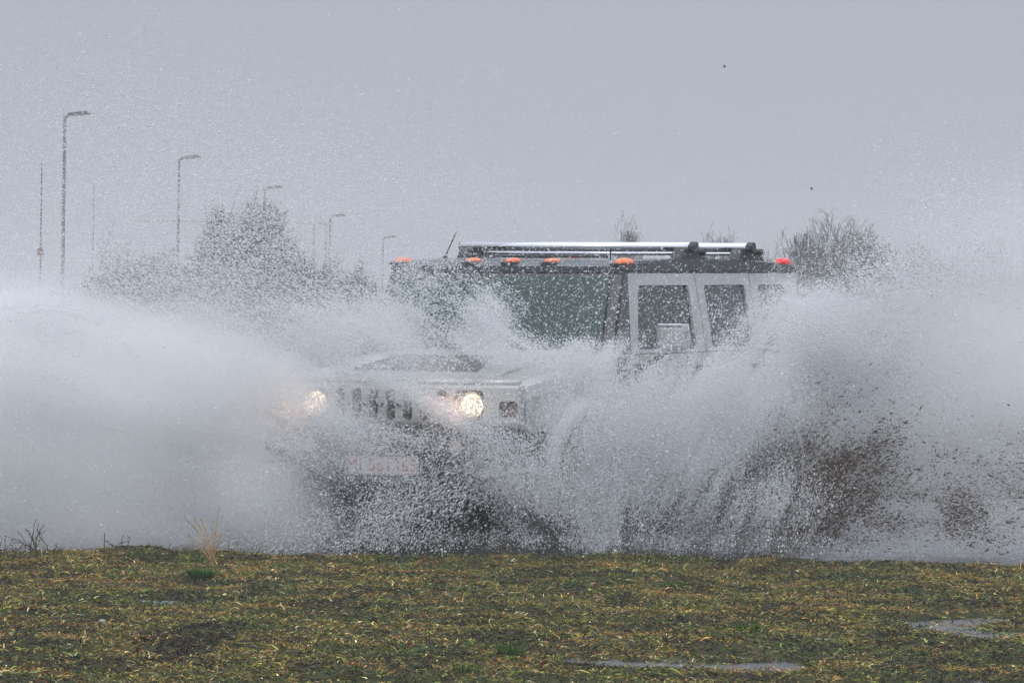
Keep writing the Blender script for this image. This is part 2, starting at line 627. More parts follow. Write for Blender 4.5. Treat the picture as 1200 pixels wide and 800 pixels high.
# --- bumper
bm = bmesh.new()
prism(bm, [(T(-.13), -.55), (T(-.13), .55), (T(-.02), .97), (T(.33), 1.0), (T(.33), -1.0), (T(-.02), -.97)], 'z', .66, .925)
bmesh.ops.bevel(bm, geom=list(bm.edges), offset=.018, segments=2, affect='EDGES')
obj('front_bumper', bm, M['black'], car)
bm = bmesh.new()
prism(bm, [(T(-.10), .65), (T(-.10), .50), (T(.10), .36), (T(.6), .30), (T(.6), .65)], 'y', -.62, .62)
obj('skid_plate', bm, M['black'], car)
# licence plate
bm = bmesh.new()
box(bm, T(-.150), T(-.136), -.275, .265, .610, .730, .004)
lp = obj('licence_plate', bm, M['plate'], car)
bm = bmesh.new()
for (a, b_, c, d) in ((-.268, .258, .615, .619), (-.268, .258, .721, .725), (-.268, -.264, .619, .721), (.254, .258, .619, .721)):
    box(bm, T(-.1515), T(-.1495), a, b_, c, d)
obj('plate_border', bm, M['platered'], lp)
cu = bpy.data.curves.new('plate_text', 'FONT')
cu.body = 'MI 561365'
cu.size = .118
cu.extrude = .0015
cu.align_x = 'CENTER'; cu.align_y = 'CENTER'
cu.space_character = 1.06
to = bpy.data.objects.new('plate_text', cu)
COL.objects.link(to)
cu.materials.append(M['platered'])
dg_ = bpy.context.evaluated_depsgraph_get()
tme = bpy.data.meshes.new_from_object(to.evaluated_get(dg_))
bpy.data.objects.remove(to); bpy.data.curves.remove(cu)
to = bpy.data.objects.new('plate_text', tme)
COL.objects.link(to)
to.parent = lp
to.location = (T(-.152), -.005, .669)
# text x -> local +y (the car's left, the photograph's right), text y -> up, facing forward
to.matrix_local = Matrix.Translation(to.location) @ Matrix(((0, 0, 1, 0), (1, 0, 0, 0), (0, 1, 0, 0), (0, 0, 0, 1)))

# --- cabin
roof = None
bm = bmesh.new()
prism(bm, [(T(1.70), 1.925), (T(1.705), 1.965), (T(1.85), 1.998), (T(2.6), 2.018), (T(3.6), 2.015), (T(4.6), 1.985), (T(4.79), 1.955), (T(4.79), 1.925)], 'y', -.905, .905)
bmesh.ops.bevel(bm, geom=[e for e in bm.edges if abs(e.verts[0].co.y - e.verts[1].co.y) < .01], offset=.016, segments=3, affect='EDGES')
roof = obj('roof', bm, M['roofblack'], car)
# windscreen and its black frame
def ws(t0, z0, t1, z1, w0, w1, th, m, name, par):
    bm = bmesh.new()
    A = [bm.verts.new(p) for p in ((T(t0), -w0, z0), (T(t0), w0, z0), (T(t1), w1, z1), (T(t1), -w1, z1))]
    B = [bm.verts.new(p) for p in ((T(t0 + th), -w0, z0), (T(t0 + th), w0, z0), (T(t1 + th), w1, z1), (T(t1 + th), -w1, z1))]
    bm.faces.new(A); bm.faces.new(B[::-1])
    for i in range(4):
        bm.faces.new((A[i], B[i], B[(i + 1) % 4], A[(i + 1) % 4]))
    return obj(name, bm, m, par)
wf = ws(1.43, 1.40, 1.71, 1.925, .945, .895, .06, M['roofblack'], 'windscreen_frame', car)
ws(1.433, 1.455, 1.677, 1.90, .865, .815, .03, M['glass'], 'windscreen', car)
for s in (-1, 1):   # dark A pillar return
    bm = bmesh.new()
    prism(bm, [(T(1.47), 1.40), (T(1.66), 1.40), (T(1.80), 1.925), (T(1.74), 1.925)], 'y', -.012, .012)
    for v in bm.verts: v.co.y += s * (side_y(v.co.z) - .014)
    obj('pillar', bm, M['roofblack'], car)
# rest of the cabin shell under the roof (dark)
bm = bmesh.new()
prism(bm, [(T(1.62), 1.39), (T(1.80), 1.93), (T(4.76), 1.93), (T(4.77), 1.39)], 'y', -.86, .86)
obj('cabin', bm, M['under'], car)
bm = bmesh.new()   # rear hatch
prism(bm, [(T(4.77), .62), (T(4.77), 1.93), (T(4.79), 1.93), (T(4.83), 1.40), (T(4.83), .62)], 'y', -.86, .86)
cutb = bmesh.new(); box(cutb, T(5), T(4.775), -.7, .7, 1.45, 1.86)
bm = carve(bm, cutb)
obj('tailgate', bm, M['paint'], car)
bm = bmesh.new(); box(bm, T(4.79), T(4.78), -.7, .7, 1.45, 1.86)
obj('rear_window', bm, M['sideglass'], car)


def sidepanel(upper, lower, holes, s):
    """a panel of the car's side: carved flat, then laid on the slope of the side."""
    out = bmesh.new()
    if upper:
        b1 = bmesh.new(); prism(b1, upper, 'y', -.03, 0)
        if holes:
            c = bmesh.new()
            for h in holes: prism(c, h, 'y', -.1, .1)
            b1 = carve(b1, c)
        me = bpy.data.meshes.new('t'); b1.to_mesh(me); b1.free(); out.from_mesh(me); bpy.data.meshes.remove(me)
    for v in out.verts:
        v.co.y += side_y(max(v.co.z, 1.402))
    if lower:
        b2 = bmesh.new(); prism(b2, lower, 'y', .955, 1.0)
        es = [e for e in b2.edges if e.verts[0].co.y > .99 and e.verts[1].co.y > .99]
        bmesh.ops.bevel(b2, geom=es, offset=.012, segments=2, affect='EDGES')
        me = bpy.data.meshes.new('t'); b2.to_mesh(me); b2.free(); out.from_mesh(me); bpy.data.meshes.remove(me)
    for v in out.verts:
        v.co.y *= s
    return out


def pane(pts, s):
    bm = bmesh.new()
    prism(bm, pts, 'y', -.024, -.018)
    for v in bm.verts:
        v.co.y = s * (v.co.y + side_y(max(v.co.z, 1.402)))
    return bm


def quadwin(tb0, tb1, tt0, tt1, z0=1.425, z1=1.845, r=.03):
    P = [(tb0, z0), (tb1, z0), (tt1, z1), (tt0, z1)]
    out = []
    for i in range(4):
        a, b_, c = [Vector((*P[k % 4], 0)) for k in (i - 1, i, i + 1)]
        for (w_) in (0, .33, .67, 1):
            d1 = (a - b_).normalized() * r * (1 - w_); d2 = (c - b_).normalized() * r * w_
            k = b_ + d1 + d2 - ((a - b_).normalized() + (c - b_).normalized()) * r * .0
            if w_ in (.33, .67):
                k = b_ + d1 * .6 + d2 * .6 + ((a - b_).normalized() + (c - b_).normalized()) * r * .06
            out.append((T(k.x), k.y))
    return out


W1 = quadwin(1.86, 2.86, 1.95, 2.80)
W2 = quadwin(3.14, 3.88, 3.07, 3.80)
W3 = quadwin(4.08, 4.62, 4.03, 4.56)
for s in (-1, 1):
    up = [(T(1.62), 1.402), (T(3.02), 1.402), (T(2.915), 1.922), (T(1.795), 1.922)]
    lo_ = [(T(1.62), .62), (T(3.02), .62), (T(3.02), 1.395), (T(1.62), 1.395)]
    fd = obj('front_door', sidepanel(up, lo_, [W1], s), M['paint'], car)
    obj('window', pane(W1, s), M['glass'], fd)
    bm = bmesh.new(); box(bm, T(2.93), T(2.74), s * 1.0, s * 1.035, 1.27, 1.31, .01)
    obj('door_handle', bm, M['black'], fd)
    up = [(T(3.03), 1.402), (T(3.96), 1.402), (T(3.88), 1.922), (T(2.925), 1.922)]
    lo_ = [(T(3.03), .62), (T(3.62), .62), (T(3.96), .95), (T(3.96), 1.395), (T(3.03), 1.395)]
    rd = obj('rear_door', sidepanel(up, lo_, [W2], s), M['paint'], car)
    obj('window', pane(W2, s), M['sideglass'], rd)
    bm = bmesh.new(); box(bm, T(3.90), T(3.72), s * 1.0, s * 1.035, 1.27, 1.31, .01)
    obj('door_handle', bm, M['black'], rd)
    up = [(T(3.97), 1.402), (T(4.78), 1.402), (T(4.76), 1.922), (T(3.89), 1.922)]
    qp = obj('quarter_panel', sidepanel(up, None, [W3], s), M['paint'], car)
    obj('window', pane(W3, s), M['sideglass'], qp)
    # fender flares
    for t in (.93, 4.05):
        bm = bmesh.new()
        n_ = 18
        prev = None
        for i in range(n_ + 1):
            a = R(-8 + 196 * i / n_)
            ring = []
            for (rr, yy) in ((.545, .93), (.545, 1.035), (.60, 1.035), (.66, .985), (.66, .93)):
                ring.append(bm.verts.new((T(t) + rr * math.cos(a), s * yy, .46 + rr * math.sin(a))))
            if prev:
                for k in range(5):
                    bm.faces.new((prev[k], prev[(k + 1) % 5], ring[(k + 1) % 5], ring[k]))
            else:
                bm.faces.new(ring)
            prev = ring
        bm.faces.new(prev[::-1])
        obj('fender_flare', bm, M['paint'], car)
    # side step
    bm = bmesh.new()
    box(bm, T(3.4), T(1.6), s * .93, s * 1.06, .44, .50, .015)
    obj('side_step', bm, M['black'], car)
    # mirror on its arm
    bm = bmesh.new()
    box(bm, T(1.86), T(1.75), s * 1.13, s * 1.355, 1.425, 1.605, .035)
    mr = obj('side_mirror', bm, M['mirrorshell'], car, smooth=False)
    bm = bmesh.new(); box(bm, T(1.865), T(1.742), s * 1.15, s * 1.335, 1.594, 1.611, .006)
    obj('mirror_highlight_trim', bm, M['chrome'], mr)  # chrome strip added for the bright highlight along the shell's top edge
    bm = bmesh.new(); box(bm, T(1.868), T(1.862), s * 1.15, s * 1.335, 1.45, 1.58)
    obj('mirror_glass', bm, M['mirror'], mr)
    bm = bmesh.new()
    tube(bm, [Vector((T(1.80), s * 1.20, 1.42)), Vector((T(1.78), s * 1.12, 1.36)), Vector((T(1.76), s * .985, 1.27))], .020, 10)
    box(bm, T(1.82), T(1.70), s * .99, s * 1.01, 1.20, 1.33, .008)
    obj('mirror_arm', bm, M['black'], mr)
    bm = bmesh.new()
    prism(bm, [(T(1.46), 1.20), (T(1.46), 1.37), (T(1.60), 1.37), (T(1.60), 1.22)], 'y', s * .96, s * 1.004)
    obj('cowl_vent', bm, M['black'], car)
    # tail lamps
    bm = bmesh.new(); box(bm, T(4.85), T(4.82), s * .88, s * .76, 1.0, 1.3, .01)
    obj('tail_lamp', bm, M['red'], car)
# wheels
def wheel(t, s, par):
    wm_ = empty('wheel', (T(t), s * .86, .475 if t < 2 else .395), parent=par)
    bm = bmesh.new()
    prof = [(.24, -.15), (.36, -.16), (.42, -.145), (.44, -.11), (.445, 0), (.44, .11), (.42, .145), (.36, .16), (.24, .15)]
    n_ = 48
    rings = []
    for i in range(n_):
        a = 2 * math.pi * i / n_
        k = .988 if i % 2 else 1.0
        rings.append([bm.verts.new((rr * (k if rr > .41 else 1) * math.cos(a), yy, rr * (k if rr > .41 else 1) * math.sin(a))) for rr, yy in prof])
    for i in range(n_):
        a, c = rings[i], rings[(i + 1) % n_]
        for k in range(len(prof)):
            bm.faces.new((a[k], a[(k + 1) % len(prof)], c[(k + 1) % len(prof)], c[k]))
    obj('tyre', bm, M['rubber'], wm_)
    bm = bmesh.new()
    cyl(bm, (0, s * .02, 0), (0, s * .09, 0), .24, seg=32)
    cyl(bm, (0, s * .09, 0), (0, s * .13, 0), .075, seg=20)
    for k in range(8):
        a = 2 * math.pi * k / 8
        cyl(bm, (0, s * .10, 0), (.225 * math.cos(a), s * .125, .225 * math.sin(a)), .034, .022, 8)
    obj('rim', bm, M['rim'], wm_)
    return wm_
for t in (.93, 4.05):
    for s in (-1, 1):
        wheel(t, s, car)
bm = bmesh.new()   # chassis and axles; dark box deepened to fill the shaded gap below
box(bm, T(4.6), T(.25), -.60, .60, .20, .62, .03)
for t in (.93, 4.05):
    cyl(bm, (T(t), -.8, .44), (T(t), .8, .44), .06, seg=12)
    bmesh.ops.create_uvsphere(bm, u_segments=16, v_segments=8, radius=.16, matrix=Matrix.Translation((T(t), .12, .43)))
for t in (.93, 4.05):
    for s in (-1, 1):
        cyl(bm, (T(t), s * .57, .46), (T(t), s * .60, .46), .54, seg=32)
obj('chassis', bm, M['under'], car)
# spare wheel on the tailgate
sw = empty('spare_wheel', (T(4.99), -.15, 1.08), parent=car)
bm = bmesh.new()
cyl(bm, (-.14, 0, 0), (.14, 0, 0), .43, seg=40)
bmesh.ops.bevel(bm, geom=[e for e in bm.edges if abs(e.verts[0].co.x - e.verts[1].co.x) < .01], offset=.04, segments=3, affect='EDGES')
obj('cover', bm, M['black'], sw)
bm = bmesh.new(); box(bm, T(5.0), T(4.8), -.98, .98, .60, .82, .03)
obj('rear_bumper', bm, M['black'], car)

# roof fittings
for t in (2.88, 3.90):
    z = 2.096
    bm = bmesh.new()
    cyl(bm, (T(t), -.93, z), (T(t), .90, z), .031, seg=24)
    rb = obj('roof_bar', bm, M['chrome'], car, smooth=True)
    bm = bmesh.new()
    cyl(bm, (T(t + .075), -.90, z - .045), (T(t + .075), .88, z - .045), .011, seg=12)
    obj('lower_rod', bm, M['chrome'], rb, smooth=True)
    for s in (-1, 1):
        bm = bmesh.new()
        prism(bm, [(T(t - .17), 2.012), (T(t - .10), 2.088), (T(t + .10), 2.088), (T(t + .24), 2.052), (T(t + .32), 2.005)], 'y', s * .80, s * .89)
        bmesh.ops.bevel(bm, geom=list(bm.edges), offset=.006, segments=1, affect='EDGES')
        cyl(bm, (T(t), s * .89, z), (T(t), s * .937, z), .036 if s > 0 else .030, seg=24)
        cyl(bm, (T(t + .16), s * .85, z - .03), (T(t + .16), s * .93, z - .03), .022, seg=16)
        obj('bar_foot', bm, M['black'], rb)
bm = bmesh.new()   # sunroof deflector: dark low strip along the front of the roof
box(bm, T(2.12), T(2.06), -.55, .60, 2.02, 2.038, .006)
obj('deflector', bm, M['black'], car)
for y in (-.85, -.307, 0, .307, .87):
    bm = bmesh.new()
    wd = .062 if abs(y) > .5 else .048
    tt = 1.80 if abs(y) > .5 else 1.83
    z = 1.992 if abs(y) > .5 else 1.998
    bmesh.ops.create_uvsphere(bm, u_segments=20, v_segments=10, radius=1.0, matrix=Matrix.Translation((T(tt), y, z)) @ Matrix.Diagonal((.09, wd, .031 if abs(y) > .5 else .022, 1)))
    cl = obj('clearance_light', bm, M['amber'], car, smooth=True)
    bm = bmesh.new()
    box(bm, T(tt + .10), T(tt - .10), y - wd - .006, y + wd + .006, z - .02, z - .006, .004)
    obj('base', bm, M['black'], cl)
for y in (-.84, .87):
    bm = bmesh.new()
    bmesh.ops.create_uvsphere(bm, u_segments=20, v_segments=10, radius=1.0, matrix=Matrix.Translation((T(4.66), y - .03, 1.995)) @ Matrix.Diagonal((.08, .055, .035, 1)))
    obj('rear_clearance_light', bm, M['red'], car, smooth=True)
bm = bmesh.new()
cyl(bm, (T(2.0), -.62, 2.0), (T(2.0), -.62, 2.03), .022, .014, 12)
cyl(bm, (T(2.0), -.62, 2.02), (T(2.06), -.56, 2.19), .0055, .004, 8)
obj('antenna', bm, M['black'], car)
bm = bmesh.new()
cyl(bm, (T(2.3), .53, 2.01), (T(2.3), .535, 2.085), .006, seg=8)
obj('stub_antenna', bm, M['black'], car)
# wipers
for s in (-1, 1):
    bm = bmesh.new()
    tube(bm, [Vector((T(1.40), s * .10 + .16, 1.435)), Vector((T(1.425), s * .38 + .10, 1.475))], .010, 8)
    tube(bm, [Vector((T(1.415), s * .18 + .13, 1.45)), Vector((T(1.42), s * .75 + .05, 1.465))], .008, 8)
    obj('wiper', bm, M['black'], car)

for o in car.children_recursive:
    if o.type != 'MESH' or o.name.startswith(('side_mirror', 'mirror_', 'cowl', 'spare', 'cover', 'tyre', 'rim', 'hood', 'louvre', 'wiper')) or o.data is None:
        continue
    if (o.parent and o.parent.name.startswith(('wheel', 'spare'))) or o.data.get('up'):
        continue
    o.data['up'] = 1
    for v in o.data.vertices:
        if v.co.z > 1.46 and o.name.split('.')[0] != 'body':
            v.co.z = 1.46 + (v.co.z - 1.46) * 1.07

# ------------------------------------------------------------------ lamp posts and masts in the distance
proto = None
LABELS = ['nearest and tallest street lamp, at far left', 'second tallest street lamp, left of the big bare bush',
          'third street lamp, rising out of the top of the big bare bush', 'fourth street lamp, small, just right of the big bare bush',
          'faintest and shortest street lamp, beside the left edge of the vehicle roof']
for i, (px, py) in enumerate(((76, 134), (210, 185), (310, 220), (387, 253), (449, 278))):
    # all 8.2 m tall
    y_un = at(px, py, 0)
    off = (y_un.z - CAM_H) / CAM_D
    d = (8.2 - CAM_H) / off
    p = at(px, py, d - CAM_D)
    if proto is None:
        proto = empty('street_lamp', (p.x, p.y, 0))
        bm = bmesh.new(); cyl(bm, (0, 0, 0), (0, 0, 8.15), .065, .042, 12)
        obj('pole', bm, M['galv'], proto)
        bm = bmesh.new(); tube(bm, [Vector((0, 0, 8.10)), Vector((.12, 0, 8.20))], .035)
        obj('arm', bm, M['galv'], proto)
        bm = bmesh.new()
        prism(bm, [(.08, 8.15), (.10, 8.24), (.5, 8.30), (.72, 8.29), (.74, 8.22), (.4, 8.17)], 'y', -.13, .13)
        hd = obj('lamp_head', bm, M['lampgrey'], proto)
        bm = bmesh.new(); box(bm, .42, .70, -.10, .10, 8.17, 8.20)
        r_ = proto
    else:
        r_ = proto.copy(); COL.objects.link(r_); r_.location = (p.x, p.y, 0)
        for ch in list(proto.children):
            c = ch.copy(); COL.objects.link(c); c.parent = r_
        bm = None
    if bm is not None: bm.free()
    tag(r_, LABELS[i], 'street lamp', 'row of street lamps behind the field')


def mast(name, px, py, dist, rad, label, cat, extra=None):
    p = at(px, py, dist - CAM_D)
    r_ = empty(name, (p.x, p.y, 0))
    bm = bmesh.new(); cyl(bm, (0, 0, 0), (0, 0, p.z), rad, rad * .5, 8)
    obj('pole', bm, M['galv'], r_)
    tag(r_, label, cat)
    return r_, p
m1, p1 = mast('thin_mast', 49, 190, 120, .028, 'thin dark mast with a small dark red box, left of the tallest street lamp', 'mast')
pb = at(48, 295, 120 - CAM_D)
bm = bmesh.new(); box(bm, -.07, .07, -.06, .06, pb.z - .08, pb.z + .08, .01)
obj('box', bm, M['darkred'], m1)
mast('thin_mast', 110, 215, 210, .03, 'very faint thin mast right of the tallest street lamp', 'mast')
# pale post with a long thin crossbar
p = at(368, 263, 250 - CAM_D)
gp = empty('pale_gantry', (p.x, p.y, 0))
for k in (0, .55):
    bm = bmesh.new(); box(bm, -.06 + k, .06 + k, -.1, .1, 0, p.z)
    obj('post', bm, M['pale'], gp)
bm = bmesh.new()
box(bm, -8.2, 0.9, -.03, .03, p.z + .02, p.z + .08)
obj('crossbar', bm, M['pale'], gp)
tag(gp, 'faint pale post and long thin crossbar behind the big bare bush', 'gantry')


# ------------------------------------------------------------------ bare bushes and trees
def branches(n_stem, height, spread, depth, seed, twig=.012, base_r=.05, density=1.0, upright=.5):
    rn = random.Random(seed)
    S = []
    def grow(p, d, L, r_, lev):
        n_ = 3
        for i in range(n_):
            d2 = (d + Vector((rn.gauss(0, .14), rn.gauss(0, .14), rn.gauss(0, .10) + .05 * upright))).normalized()
            q_ = p + d2 * (L / n_)
            S.append((p, q_, r_ * (1 - i / n_ * .3)))
            p, d = q_, d2
            if lev < depth:
                for _ in range(1 if rn.random() < .75 * density else 2):
                    a = Vector((rn.gauss(0, 1), rn.gauss(0, 1), rn.gauss(0, .5)))
                    dd = (d + a.normalized() * rn.uniform(.4, .95) + Vector((0, 0, .25 * upright))).normalized()
                    grow(p, dd, L * rn.uniform(.5, .78), max(twig, r_ * .6), lev + 1)
    for k in range(n_stem):
        a = rn.uniform(0, 2 * math.pi)
        rr = spread * .25 * math.sqrt(rn.random())
        lean = rn.uniform(0, spread / height * .75)
        d = Vector((math.cos(a) * lean, math.sin(a) * lean, 1)).normalized()
        grow(Vector((rr * math.cos(a), rr * math.sin(a), 0)), d, height * rn.uniform(.45, .6), base_r, 0)
    return S


def seg_mesh(S):
    P = np.array([s[0][:] for s in S]); Q = np.array([s[1][:] for s in S]); r_ = np.array([s[2] for s in S])
    d = Q - P
    d /= np.linalg.norm(d, axis=1)[:, None] + 1e-9
    up = np.where(np.abs(d[:, 2:3]) > .9, np.array([[1., 0, 0]]), np.array([[0, 0, 1.]]))
    u = np.cross(d, up); u /= np.linalg.norm(u, axis=1)[:, None]
    v = np.cross(d, u)
    VV = []
    for k in range(3):
        a = 2 * math.pi * k / 3
        o = (u * math.cos(a) + v * math.sin(a)) * r_[:, None]
        VV.append(P + o); VV.append(Q + o * .8)
    VV = np.stack(VV, 1).reshape(-1, 3)
    b_ = np.arange(len(S))[:, None] * 6
    FF = np.concatenate([b_ + np.array([[0, 1, 3, 2]]), b_ + np.array([[2, 3, 5, 4]]), b_ + np.array([[4, 5, 1, 0]])])
    return VV, FF


def plant(name, px, dist, height, width, label, cat, seed, n_stem=8, depth=4, twig=.012, base=.04, group=None, kind=None, density=1.0, upright=.5, fuzz=0):
    p = at(px, 400, dist - CAM_D)
    S = branches(n_stem, height, width, depth, seed, twig, base, density, upright)
    zmax = np.percentile([s[1].z for s in S], 99.5); xm = np.percentile([abs(s[1].x) for s in S], 98)
    kz, kx = height / zmax, (width / 2) / xm
    nf = fuzz
    if fuzz > 1500:
        S = [q for q in S if (q[1].x / (xm * 1.0)) ** 2 + (q[1].y / (xm * 1.0)) ** 2 + (q[1].z / (zmax * .93)) ** 2 < 1.0]
    elif fuzz:
        S = [q for q in S if (q[1].x / (xm * 1.3)) ** 2 + (q[1].z / (zmax * 1.0)) ** 2 < 1.0]
    rn = random.Random(seed + 99)
    for _ in range(nf):
        th = rn.uniform(0, 2 * math.pi); rd = rn.random() ** .5
        dx_, dy_ = math.cos(th), math.sin(th)
        lump = .80 + .30 * float(vnoise(np.array([[dx_ * rd * 3.3 + seed * 1.7 + 4, dy_ * rd * 3.3 + 9, 5.0]]))[0]) + .14 * float(vnoise(np.array([[dx_ * rd * 9 + seed * 1.7 + 20, dy_ * rd * 9 + 20, 7.0]]))[0])
        zl = math.sqrt(max(0.0, 1 - rd ** 3)) * lump
        zz = zl * (rn.random() ** .6)
        q = Vector((dx_ * rd * xm, dy_ * rd * xm, zz * zmax * .95))
        d = (Vector((q.x / xm * .6, q.y / xm * .6, .9)) + Vector((rn.gauss(0, .6), rn.gauss(0, .6), rn.gauss(0, .4)))).normalized()
        l_ = zmax * rn.uniform(.04, .11)
        S.append((q, q + d * l_, twig * .8))
        S.append((q + d * l_ * .5, q + d * l_ * .5 + (d + Vector((rn.gauss(0, .6), rn.gauss(0, .6), rn.gauss(0, .4)))).normalized() * l_ * .7, twig * .6))
    S = [(Vector((a.x * kx, a.y * kx, max(a.z, 0) * kz)), Vector((b_.x * kx, b_.y * kx, max(b_.z, 0) * kz)), r_) for a, b_, r_ in S]
    r0 = empty(name, (p.x, p.y, -.02))
    tk = [s for s in S if s[2] > base * .55]
    cw = [s for s in S if s[2] <= base * .55]
    if tk:
        np_mesh('trunk', *seg_mesh(tk), M['bark'], r0)
    if cw:
        np_mesh('crown', *seg_mesh(cw), M['bark'], r0)
    tag(r0, label, cat, group, kind)
    return r0


def hgt(py, dist):
    return at(600, py, dist - CAM_D).z


G1 = 'bare bushes behind the puddle'
plant('bare_bush', 296, 130, hgt(250, 130), 3.3, 'big rounded bare bush behind the spray, left of the vehicle', 'bush', 3, n_stem=24, depth=4, twig=.0085, group=G1, density=.9, fuzz=8500)
plant('bare_bush', 205, 135, hgt(300, 135), 3.6, 'low bare bush just left of the big rounded bush', 'bush', 4, n_stem=18, depth=4, twig=.0085, group=G1, density=.6, fuzz=4500)
plant('bare_bush', 140, 140, hgt(305, 140), 3.4, 'low faint bare bush at far left below the tallest lamp', 'bush', 5, n_stem=14, depth=4, twig=.0085, group=G1, density=.5, fuzz=4500)
plant('bare_bush', 365, 140, hgt(312, 140), 2.4, 'low bare bush at the right foot of the big rounded bush', 'bush', 6, n_stem=12, depth=4, twig=.0085, group=G1, density=.5, fuzz=4500)
plant('bare_bush', 418, 150, hgt(320, 150), 1.8, 'small faint bare bush nearest the left side of the vehicle', 'bush', 7, n_stem=8, depth=4, twig=.0085, group=G1, density=.5, fuzz=4500)
G2 = 'bare trees on the right skyline'
TR = [(735, 266, 1.0, 'tiny bare treetop above the front roof bar'), (842, 272, 1.4, 'small bare treetop above the rear roof bar'),
      (905, 292, 1.6, 'low bare tree just left of the red roof light'), (938, 266, 1.5, 'bare tree rising right behind the red roof light'),
      (980, 262, 2.2, 'tallest bare tree on the skyline right of the vehicle'), (1012, 283, 2.2, 'bare tree right of the tallest one, sloping down into spray'),
      (1060, 290, 3.0, 'rounded bare tree above the right-hand plume'), (1120, 298, 3.2, 'hazy bare tree between the rounded tree and the frame edge'),
      (1180, 296, 3.4, 'hazy bare tree cut by the right edge of the photo')]
for i, (px, py, wd, lab) in enumerate(TR):
    dd = 190 if i < 3 else 165
    wd *= 1.15
    plant('bare_tree', px, dd, hgt(py, dd), wd * dd / 130, lab, 'tree', 20 + i, n_stem=5 if wd < 2 else 9, depth=4, twig=.009, base=.06, group=G2, density=.6, upright=1.0, fuzz=900 if wd < 2 else 3500)

# ------------------------------------------------------------------ grass
def ribbons(P, L, W, az_, lean, col, bend=.5):
    """two-segment blades: P n x 3."""
    n_ = len(P)
    d = np.stack([np.cos(az_) * np.sin(lean), np.sin(az_) * np.sin(lean), np.cos(lean)], -1)
    lean2 = np.clip(lean + bend, 0, 1.75)
    d2 = np.stack([np.cos(az_) * np.sin(lean2), np.sin(az_) * np.sin(lean2), np.cos(lean2)], -1)
    sd = np.stack([-np.sin(az_), np.cos(az_), az_ * 0], -1)
    sd = sd + rng.normal(0, .4, sd.shape); sd /= np.linalg.norm(sd, axis=1)[:, None]
    A = P - sd * W[:, None] / 2; B = P + sd * W[:, None] / 2
    m_ = P + d * (L * .55)[:, None]
    C = m_ + sd * W[:, None] * .4; D = m_ - sd * W[:, None] * .4
    E = m_ + d2 * (L * .45)[:, None]
    VV = np.stack([A, B, C, D, E], 1).reshape(-1, 3)
    b_ = (np.arange(n_) * 5)[:, None]
    FF = np.concatenate([b_ + np.array([[0, 1, 2]]), b_ + np.array([[0, 2, 3]]), b_ + np.array([[3, 2, 4]])])
    return VV, FF, np.repeat(col, 5, axis=0)


NB = 820000
d_ = np.sqrt(rng.uniform(20.8 ** 2, 35.6 ** 2, NB))
hx = d_ * 600 / FPX + .75
gx = rng.uniform(-1, 1, NB) * hx
gy = d_ - CAM_D
gz = terr(gx, gy)
ok = (gz > WATER_Z + .002) | ((rng.random(NB) < .5) & (fbm(np.stack([gx * 9, gy * 6, gx * 0 + 77], -1), 2) > .50) & (gy < -1.6))
gx, gy, gz = gx[ok], gy[ok], np.maximum(gz[ok], np.where(gy[ok] < -1.6, WATER_Z, -9))
nb = len(gx)
c1 = fbm(np.stack([gx * 3.0, gy * 1.9, gx * 0 + 20], -1), 3)
c2 = fbm(np.stack([gx * 5, gy * 3, gx * 0 + 40], -1), 3)
pal = np.array([[.34, .21, .06], [.25, .185, .04], [.15, .16, .03], [.075, .12, .02], [.022, .016, .012], [.22, .23, .06], [.035, .075, .015], [.26, .09, .04], [.55, .45, .24]])
u = rng.random(nb) * .8 + .1 + (c1 - .5) * 1.5
idx = np.select([u < .18, u < .38, u < .55, u < .68, u < .80, u < .93], [0, 1, 5, 2, 3, 4], 6)
idx = np.where(rng.random(nb) < .07, 7, idx)
idx = np.where(rng.random(nb) < .16, 4, idx)
idx = np.where(rng.random(nb) < .05, 8, idx)
mudp = np.exp(-(((gx + 1.42) / .16) ** 2 + ((gy + 11.6) / 1.6) ** 2)) + .0
idx = np.where((mudp > .35) & (rng.random(nb) < .8), 4, idx)
idx = np.where((c2 < .42) & (rng.random(nb) < .6), 4, idx)
col = .92 * pal[idx] * rng.lognormal(-.12, .55, (nb, 1)) * rng.lognormal(0, .12, (nb, 3))
L = rng.gamma(3, .0075, nb) + .008
W = rng.uniform(.002, .0060, nb)
lean = rng.uniform(.95, 1.6, nb)
edge_g = (gy > -2.6) & (rng.random(nb) < np.clip((vnoise(np.stack([gx * 3.5, gy * 2, gx * 0 + 3.3], -1)) - .55) * .35, .004, 1))
L = np.where(edge_g, L * rng.uniform(1.0, 2.1, nb), L)
lean = np.where(edge_g, rng.uniform(.3, 1.2, nb), lean)
VV, FF, CC = ribbons(np.stack([gx, gy, gz - .002], -1), L, W, rng.uniform(0, 2 * np.pi, nb), lean, col)
gmat = attr_mat('grass_blades')
tag(np_mesh('grass', VV, FF, gmat, color=CC), 'short matted straw and green grass across the foreground bank', 'grass', kind='stuff')


def tuft(name, px, py, n_, h_, r_, cols, label, cat, group=None,  lean=(.1, .9), wid=.004, seed=0, m=None):
    Y = ground_at(py)
    p = at(px, py, Y)
    z = float(terr(np.array([p.x]), np.array([Y]))[0])
    a = rng.uniform(0, 2 * np.pi, n_)
    rr = r_ * np.sqrt(rng.random(n_))
    P = np.stack([rr * np.cos(a), rr * np.sin(a), np.zeros(n_)], -1)
    c = np.array(cols)[rng.integers(0, len(cols), n_)] * rng.uniform(.6, 1.4, (n_, 1))
    VV, FF, CC = ribbons(P, h_ * rng.uniform(.5, 1.15, n_), np.full(n_, wid) * rng.uniform(.6, 1.3, n_), a + rng.normal(0, .6, n_), rng.uniform(*lean, n_), c, .35)
    o = np_mesh(name, VV, FF, gmat, color=CC)
    o.location = (p.x, Y, z - .004)
    tag(o, label, cat, group)
    return o


